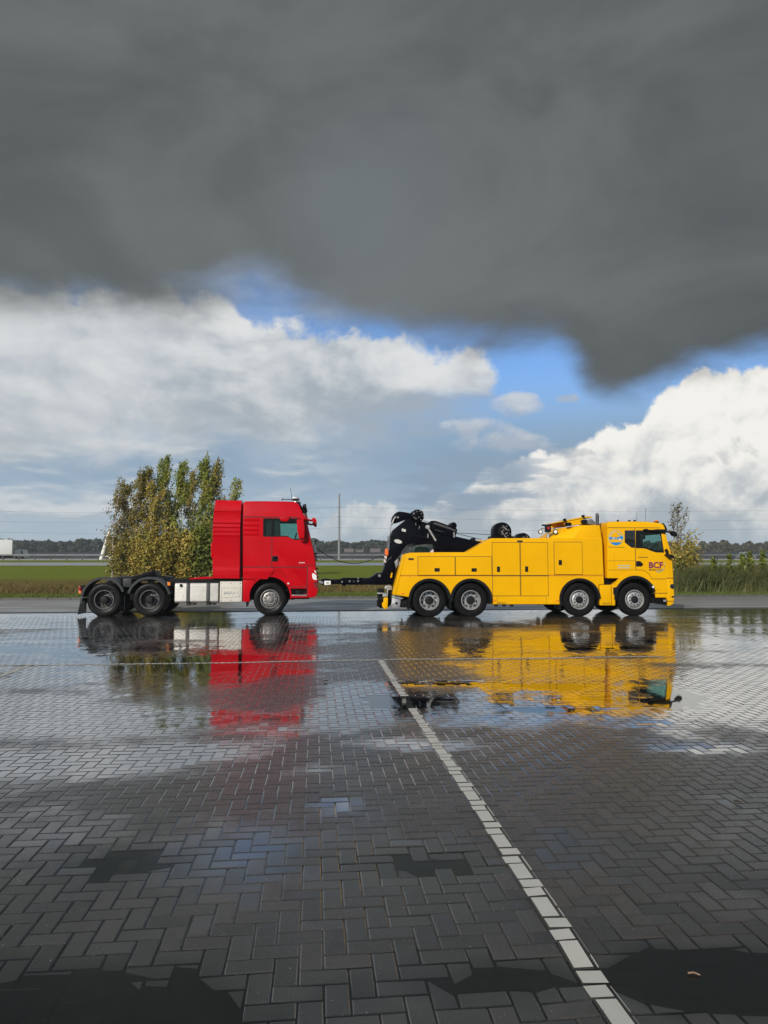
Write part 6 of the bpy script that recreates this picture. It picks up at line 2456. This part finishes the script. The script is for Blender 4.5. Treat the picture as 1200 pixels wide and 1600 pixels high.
# ------------------------------------------------------------------ vehicles on the highway
def small_wheels(t, xs, r, ys):
    for x in xs:
        for y in ys:
            w = MB().lathe([(0.0, -0.05), (r * 0.55, -0.05), (r * 0.6, -0.10), (r * 0.95, -0.10), (r, -0.04), (r, 0.16), (0.0, 0.16)], 0, 0, 0, 16).build('wheel', 'tyre', t)
            w.location = (x, y, r)


def build_trailer():
    y = 122.0
    px = F_PX / y
    rear = at(18.5, 867, y)
    t = empty('box_trailer', (rear.x, y, 2.05), R(24))
    tag(t, 'white box trailer with grey rear doors on the far highway', 'trailer')
    Lx, Wd, z0, z1 = 12.5, 2.55, at(10, 868.5, y).z - 2.05, at(10, 843.2, y).z - 2.05
    MB().box(-Lx, 0, 0, Wd, z0, z1).build('box_body', 'tarp_white', t, 0.04)
    MB().box(0.0, 0.05, 0.04, Wd / 2 - 0.02, z0 + 0.05, z1 - 0.25).build('rear_door', 'door_grey', t, 0.01)
    MB().box(0.0, 0.05, Wd / 2 + 0.02, Wd - 0.04, z0 + 0.05, z1 - 0.25).build('rear_door', 'door_grey', t, 0.01)
    MB().box(0.0, 0.07, 0.3, Wd - 0.3, z1 - 0.75, z1 - 0.35).build('rear_plate', 'strap', t)
    MB().box(-Lx, 0.02, 0.5, 2.05, z0 - 0.3, z0).build('chassis', 'chassis', t)
    small_wheels(t, (-1.6, -2.9, -4.2), 0.5, (0.1, 2.3))


build_trailer()


def car(u0, u1, v_top, y, mat_, label, van=False, zbase=2.03):
    a, b = at(u0, v_top, y), at(u1, v_top, y)
    L, H = b.x - a.x, a.z - zbase
    t = empty('van' if van else 'car', (a.x, y, zbase))
    tag(t, label, 'van' if van else 'car')
    k = L
    if van:
        prof = [(0, 0.22), (0, 0.93), (0.03, 1.0), (0.72, 1.0), (0.84, 0.62), (0.98, 0.52), (1.0, 0.22)]
    else:
        prof = [(0, 0.25), (0.0, 0.58), (0.04, 0.64), (0.16, 0.68), (0.28, 0.98), (0.34, 1.0), (0.62, 1.0), (0.76, 0.68), (0.97, 0.58), (1.0, 0.45), (1.0, 0.25)]
    MB().prism([(x * L, z * H) for x, z in prof], 0, 1.8).build('body', mat_, t, 0.05)
    wz = [(0.26, 0.7), (0.32, 0.93), (0.61, 0.93), (0.71, 0.7)] if not van else [(0.62, 0.64), (0.62, 0.92), (0.71, 0.92), (0.80, 0.64)]
    MB().prism([(x * L, z * H) for x, z in wz], -0.02, 0.03).build('window', 'black_glass', t)
    small_wheels(t, (0.2 * L, 0.8 * L), 0.33, (0.05, 1.6))


car(23.5, 39, 859.0, 126, 'white_paint', 'white van seen over the guard rail beside the white trailer', True)
car(164, 178, 866.5, 124, 'white_paint', 'low white car partly behind the birch leaves and the guard rail', False)
car(1157, 1181, 862.6, 124, 'grey_car', 'grey car on the far highway above the reeds', False)

# ------------------------------------------------------------------ birches and shrubs
LEAF_G = leaf_material('birch_leaves_green', [(0.106, 0.152, 0.019), (0.2, 0.247, 0.031), (0.316, 0.314, 0.05), (0.443, 0.361, 0.078)], 0.5, 0.9)
LEAF_O = leaf_material('birch_leaves_olive', [(0.138, 0.152, 0.025), (0.274, 0.247, 0.043), (0.412, 0.305, 0.066), (0.505, 0.324, 0.078)], 0.5, 0.9)
LEAF_B = leaf_material('birch_leaves_brown', [(0.114, 0.108, 0.02), (0.198, 0.174, 0.034), (0.282, 0.222, 0.05), (0.36, 0.252, 0.07)], 0.5, 0.9)
LEAF_D = leaf_material('shrub_leaves', [(0.055, 0.083, 0.011), (0.118, 0.15, 0.022), (0.196, 0.21, 0.034), (0.265, 0.247, 0.048)], 0.5, 0.7)
LEAF_S = leaf_material('sparse_leaves', [(0.09, 0.079, 0.03), (0.168, 0.138, 0.05), (0.264, 0.198, 0.075)], 0.5, 0.9)


def zl(y):
    return zland(y)


def birch(name, label, u, v_top, y, spread, leaf, n_leaf, seed, bark='birch_bark', lean=0.10, low=0.12, leaf_size=0.12, group=None, cat='tree', wind=0.35, z_base=None, top_bare=0.0, stems=1):
    r = np.random.default_rng(seed)
    rr = random.Random(seed)
    tip = at(u, v_top, y)
    zb = zl(y) if z_base is None else z_base
    H = tip.z - zb
    base = Vector((tip.x - lean * H, y, zb))
    t = empty(name, base)
    tag(t, label, cat, group)
    tr = MB()
    LP = []

    def add_leaves(p, q, n, sp):
        f = r.random(n)[:, None]
        a, b = np.array(p), np.array(q)
        pts = a + (b - a) * f + r.normal(size=(n, 3)) * sp * (1.1 - 0.5 * f)
        pts[:, 0] += wind * sp * f[:, 0]
        LP.append(pts)

    for sN in range(stems):
        off = Vector((rr.uniform(-0.5, 0.5), rr.uniform(-0.4, 0.4), 0)) * (0 if sN == 0 else 1)
        hh = H * (1 if sN == 0 else rr.uniform(0.7, 0.92))
        pts = []
        for k in range(9):
            f = k / 8
            pts.append(Vector((off.x + lean * hh * f ** 1.4 + rr.uniform(-0.05, 0.05) * (k > 0), off.y + rr.uniform(-0.08, 0.08) * (k > 0), hh * f - 0.05 * (k == 0))))
        tr.tube(pts, 0.085 * H / 8, 7, 0.012)
        nb = int(26 * hh / 8)
        for i in range(nb):
            f = low + (0.97 - low) * (i + rr.random()) / nb
            k = min(7, int(f * 8))
            p = pts[k].lerp(pts[k + 1], f * 8 - k)
            a = rr.uniform(0, 2 * math.pi)
            shape = (1 - f) ** 0.7 * min(1.0, f * 2.5 + 0.45)
            ln = spread * (0.30 + 0.70 * shape) * rr.uniform(0.65, 1.15)
            up = rr.uniform(0.6, 1.5) * (0.5 + 1.1 * f)
            d = Vector((math.cos(a) + wind * 0.6, math.sin(a), up)).normalized()
            m = p + d * ln * 0.5 + Vector((0, 0, -0.03 * ln))
            e = p + d * ln + Vector((wind * 0.3 * ln, 0, -0.08 * ln))
            tr.tube([p, m, e], 0.016 * H / 8 + 0.006, 4, 0.004)
            w = n_leaf / (nb * stems)
            add_leaves(p.lerp(m, 0.35), m, int(w * 0.14), 0.10 * spread)
            add_leaves(m, e, int(w * 0.26), 0.11 * spread)
            for k2 in range(5):                                  # upright leafy shoots blown to one side
                b0 = p.lerp(e, 0.25 + 0.19 * k2) + Vector((rr.uniform(-0.12, 0.12), rr.uniform(-0.12, 0.12), 0))
                b1 = b0 + Vector((rr.uniform(-0.20, 0.55), rr.uniform(-0.25, 0.25), rr.uniform(0.40, 0.95))) * (0.55 + 0.35 * spread) * (1.1 - 0.5 * f)
                tr.tube([b0, b1], 0.006, 3, 0.002)
                add_leaves(b0, b1, int(w * 0.12), 0.055 + 0.02 * spread)
        add_leaves(pts[6], pts[8] + Vector((lean, 0, 0.10)), int(n_leaf * 0.03), 0.07)
        add_leaves(pts[7], pts[8] + Vector((lean, 0, 0.25)), int(n_leaf * 0.01), 0.045)
    tr.build('trunk', bark, t)
    P = np.concatenate(LP)
    P = P[P[:, 2] > 0.05]
    v, q = leaf_quads(P, leaf_size, r, 1.6)
    c = mesh_np('crown', v, q, leaf, False, t)
    c['kind'] = 'stuff'
    return t


G = 'birches in the clump behind the red truck'
TY = 49.0
spec = [
    # u of tip, v of tip, depth, reach of branches, leaves, number, lean, label
    (181, 776, 48.4, 0.80, LEAF_S, 330, 0.03, 'thin leggy birch with sparse brown leaves at the outer edge of the clump'),
    (197, 752, 49.2, 0.80, LEAF_B, 2300, 0.03, 'brownish birch next to the sparse one in the clump'),
    (224, 730, 49.0, 0.80, LEAF_B, 3300, 0.05, 'rusty olive birch with a rounded top, third from the open edge of the clump'),
    (240, 752, 47.8, 0.70, LEAF_O, 2300, 0.04, 'shorter olive birch in front of the gap between two taller ones'),
    (261, 712, 50.0, 0.72, LEAF_G, 3000, 0.09, 'tall green birch with the highest windswept tip in the open half of the clump'),
    (281, 721, 48.8, 0.70, LEAF_G, 3000, 0.05, 'dark green birch in the middle of the clump with a pointed top'),
    (300, 734, 51.0, 0.62, LEAF_O, 2000, 0.05, 'slender olive birch behind the middle of the clump'),
    (322, 711, 49.6, 0.70, LEAF_G, 2700, 0.11, 'tall green birch with a ragged swaying tip near the red cab'),
    (337, 722, 50.4, 0.80, LEAF_O, 2800, 0.07, 'grey green birch standing just beside the red cab roof'),
    (373, 745, 49.8, 0.60, LEAF_G, 1000, 0.20, 'birch with loose windblown twigs rising behind the red sleeper cab'),
]
for i, (u, v, y, sp, lf, n, ln, lab) in enumerate(spec):
    birch('birch_tree', lab, u, v + 11, y, sp * 2.5, lf, int(n * 2.5), 40 + i, lean=ln, group=G, leaf_size=0.078, low=0.14, wind=0.22)


def shrub(label, u0, u1, v_top, y, leaf, n, seed, size=0.13, name='shrub', group=None, z_base=None, depth=1.0):
    r = np.random.default_rng(seed)
    rr = random.Random(seed)
    a, b = at(u0, v_top, y), at(u1, v_top, y)
    zb = zl(y) if z_base is None else z_base
    H, Wd = a.z - zb, b.x - a.x
    t = empty(name, ((a.x + b.x) / 2, y, zb))
    tag(t, label, 'shrub', group)
    st_ = MB()
    LP = []
    nb = max(16, int(Wd * 9))
    for i in range(nb):
        x = rr.uniform(-0.5, 0.5)
        h = H * (1 - 0.9 * abs(x) ** 2.2) * rr.uniform(0.6, 1.05)
        p0 = Vector((x * Wd * 0.6, rr.uniform(-0.4, 0.4) * depth, -0.05))
        p1 = Vector((x * Wd * 0.85 + rr.uniform(-0.1, 0.1), p0.y * 1.6, h * 0.6))
        p2 = Vector((x * Wd + 0.12 * h + rr.uniform(-0.2, 0.2), p0.y * 2.1, h))
        st_.tube([p0, p1, p2], 0.02, 4, 0.004)
        k = n // nb
        for (q0, q1, m, s) in ((p0.lerp(p1, 0.25), p1, k // 2, 0.26), (p1, p2, k // 2, 0.22)):
            f = r.random(m)[:, None]
            LP.append(np.array(q0) + (np.array(q1) - np.array(q0)) * f + r.normal(size=(m, 3)) * s)
    st_.build('stems', 'twig_bark', t)
    P = np.concatenate(LP)
    P = P[P[:, 2] > 0.02]
    v, q = leaf_quads(P, size, r, 1.7)
    c = mesh_np('leaves', v, q, leaf, False, t)
    c['kind'] = 'stuff'


GS_ = 'shrubs round the foot of the birch clump'
shrub('brown leafed shrub at the open end of the birch clump', 171, 228, 832, 47.6, LEAF_B, 4600, 61, size=0.10, group=GS_)
shrub('olive shrub at the foot of the birch clump above the rear wheels', 200, 268, 824, 47.0, LEAF_O, 5200, 62, size=0.11, group=GS_)
shrub('green shrub at the foot of the birches above the fifth wheel', 240, 312, 818, 47.4, LEAF_O, 6000, 63, group=GS_)
shrub('dark green shrub against the rear of the red sleeper fairing', 285, 356, 812, 47.2, LEAF_D, 6500, 64, group=GS_)

birch('bare_birch', 'nearly bare young tree standing behind the front of the yellow cab', 1060, 794, 42, 1.3, LEAF_S, 800, 77, bark='twig_bark', lean=0.03, low=0.30, leaf_size=0.07, wind=0.15)
shrub('olive brown bush beside the front of the yellow cab', 1034, 1092, 836, 40.5, LEAF_O, 5200, 78, size=0.09)

# ------------------------------------------------------------------ reeds and rough grass
REED = leaf_material('reed_blades', [(0.041, 0.054, 0.014), (0.076, 0.09, 0.025), (0.126, 0.126, 0.044), (0.179, 0.153, 0.067)], 0.6, 0.6, 0.2)
DRY = leaf_material('dry_grass_blades', [(0.070, 0.062, 0.016), (0.130, 0.095, 0.028), (0.20, 0.145, 0.055), (0.11, 0.12, 0.03)], 0.7, 0.4, 0.2)
VERGE = leaf_material('verge_blades', [(0.055, 0.085, 0.014), (0.090, 0.125, 0.022), (0.140, 0.16, 0.035)], 0.6, 0.5, 0.2)


def blades(name, label, X, Y, Z, Hh, m, width, seed, bend=0.35, wind=0.25):
    r = np.random.default_rng(seed)
    n = len(X)
    a = r.random(n) * 2 * math.pi
    wx, wy = np.cos(a) * width, np.sin(a) * width
    bx = (r.normal(size=n) * bend + wind) * Hh
    by = r.normal(size=n) * bend * Hh
    B = np.stack([X, Y, Z], 1)
    w = np.stack([wx, wy, np.zeros(n)], 1)
    M = B + np.stack([bx * 0.35, by * 0.35, Hh * 0.6], 1)
    T = B + np.stack([bx, by, Hh * (1 - 0.15 * np.abs(bx / Hh))], 1)
    v = np.stack([B - w, B + w, M + w * 0.8, M - w * 0.8, T], 1).reshape(-1, 3)
    base = (np.arange(n) * 5)[:, None]
    q1 = base + np.array([0, 1, 2, 3])[None]
    q2 = base + np.array([3, 2, 4, 4])[None]
    me = bpy.data.meshes.new(name)
    me.from_pydata([], [], [])
    q = np.concatenate([q1, base + np.array([3, 2, 4, 3])[None]]) if False else q1
    o = mesh_np(name, v, np.concatenate([q1, np.concatenate([base + 3, base + 2, base + 4, base + 4], 1)]) if False else q1, m)
    bpy.data.meshes.remove(me)
    # tips as triangles in the same mesh
    md = o.data
    bm = bmesh.new()
    bm.from_mesh(md)
    bm.verts.ensure_lookup_table()
    for i in range(n):
        k = i * 5
        bm.faces.new((bm.verts[k + 3], bm.verts[k + 2], bm.verts[k + 4]))
    bm.to_mesh(md)
    bm.free()
    return tag(o, label, kind='stuff')


def build_grass():
    r = np.random.default_rng(21)
    # reeds on the right, dense bank with taller stalks
    n = 26000
    X = r.uniform(at(1030, 900, 37).x, 30, n)
    Y = 36.6 + np.tan(-YAW) * X * 0.6 + np.abs(r.normal(size=n)) * 1.5
    e = np.clip((X - at(1040, 900, 37).x) / 1.6, 0.25, 1)
    hh = e * (1.15 + 0.55 * fbm(X * 0.9, Y * 0.9, 3)) * (0.45 + 0.60 * r.random(n)) * np.clip(0.62 + (Y - 36) * 0.16, 0.5, 1.15)
    Z = np.array([zl(y) for y in Y])
    blades('reed_bank', 'dense bank of tall green reeds along the kerb right of the yellow cab', X, Y, Z, hh, REED, 0.020, 3, 0.26, 0.20)
    # stalks above the reeds
    for k, (u, v) in enumerate(((1138, 868), (1113, 872), (1170, 864), (1190, 862), (1158, 868))):
        base = at(u, v, 38.6)
        p = Vector((base.x, 38.6, zl(38.6)))
        H = base.z - p.z
        t = empty('weed_stalk', p)
        tag(t, ['dark upright weed stalk standing alone above the reeds', 'short dark weed head above the reeds nearest the brown bush', 'tall dark weed stalk in front of the grey car', 'tallest dark weed stalk at the edge of the photo above the reeds', 'dark weed stalk left of the grey car above the reeds'][k], 'plant', 'weeds above the reeds')
        MB().tube([(0, 0, 0), (0.02, 0, H * 0.5), (0.06, 0, H)], 0.014, 5, 0.006).build('stem', 'twig_bark', t)
        rr2 = np.random.default_rng(k)
        f = 0.45 + 0.58 * rr2.random(160)
        P = np.stack([0.06 * f + rr2.normal(size=160) * 0.09 * (1.25 - f * 0.8), rr2.normal(size=160) * 0.09, H * f], 1)
        v_, q_ = leaf_quads(P, 0.11, rr2, 2.0)
        mesh_np('leaves', v_, q_, LEAF_D, False, t)['kind'] = 'stuff'
    # dry rough strip behind the verge
    n = 30000
    X = r.uniform(-30, 22, n)
    Y = 37.6 - np.tan(YAW) * X * 0.5 + np.abs(r.normal(size=n)) * 3.4
    keep = fbm(X * 0.45, Y * 0.9, 3) + r.normal(size=n) * 0.08 > 0.42
    X, Y = X[keep], Y[keep]
    Z = np.array([zl(y) for y in Y])
    blades('rough_grass', 'strip of brown withered rough grass behind the verge', X, Y, Z, 0.10 + 0.22 * r.random(len(X)), DRY, 0.012, 4, 0.5, 0.2)
    n = 22000
    X = r.uniform(-30, 32, n)
    Y = 33.5 + np.tan(-YAW) * X + r.random(n) ** 1.3 * 3.9
    Z = np.array([0.078] * n)
    blades('verge_grass', 'short green grass verge along the kerb', X, Y, Z, 0.04 + 0.09 * r.random(n), VERGE, 0.011, 5, 0.5, 0.15)


build_grass()

# ------------------------------------------------------------------ small litter on the paving
def litter(u, v, size, m, label, name='fallen_leaf', cat='leaf', seed=1):
    x, y = ground(u, v)
    z = max(0.0, float(height(np.array([x]), np.array([y]))[0])) + 0.008
    rr = random.Random(seed)
    n = 9
    vs = []
    for k in range(n):
        a = 2 * math.pi * k / n
        rad = size * (0.55 + 0.45 * abs(math.cos(a))) * rr.uniform(0.8, 1.15)
        vs.append((rad * math.cos(a), rad * 0.7 * math.sin(a), size * rr.uniform(0.05, 0.45)))
    vs.append((0, 0, size * 0.12))
    mb = MB().add(vs, [(k, (k + 1) % n, n) for k in range(n)])
    o = mb.build(name, m)
    o.location = (x, y, z)
    o.rotation_euler = (0, 0, rr.uniform(0, 6))
    tag(o, label, cat)


litter(508.5, 1067, 0.055, 'dead_leaf', 'dark curled leaf lying on the wet paving in front of the red truck', seed=1)
litter(1153, 1258, 0.030, 'dead_leaf', 'small dark leaf on the paving near the edge below the yellow cab', seed=2)
litter(691, 1231, 0.016, 'dead_leaf', 'tiny dark speck of leaf beside the long white line', seed=3)
litter(912, 1225, 0.014, 'dead_leaf', 'tiny dark leaf lying right of the long white line', seed=4)
x, y = ground(1084, 1524)
o = MB().tube([(-0.022, 0, 0.004), (0.0, 0.003, 0.008), (0.024, -0.002, 0.004)], 0.0045, 6, 0.003).build('twig', 'brown_leaf')
o.location = (x, y, 0.002)
o.rotation_euler = (0, 0, R(-15))
tag(o, 'short brown twig floating on the dark puddle in the foreground', 'twig')


# ------------------------------------------------------------------ moist air between here and the far wood
def build_haze():
    m = bpy.data.materials.new('moist_air')
    m.use_nodes = True
    t = m.node_tree
    t.nodes.clear()
    out = t.nodes.new('ShaderNodeOutputMaterial')
    v = t.nodes.new('ShaderNodeVolumePrincipled')
    v.inputs['Color'].default_value = (0.86, 0.92, 0.98, 1)
    v.inputs['Density'].default_value = HAZE
    v.inputs['Anisotropy'].default_value = 0.1
    t.links.new(v.outputs[0], out.inputs['Volume'])
    o = MB().box(-1550, 1550, -90, 1560, -1.1, 27.0).build('haze', m)
    tag(o, 'thin moist air over the whole place', kind='stuff')


HAZE = 0.0004
build_haze()
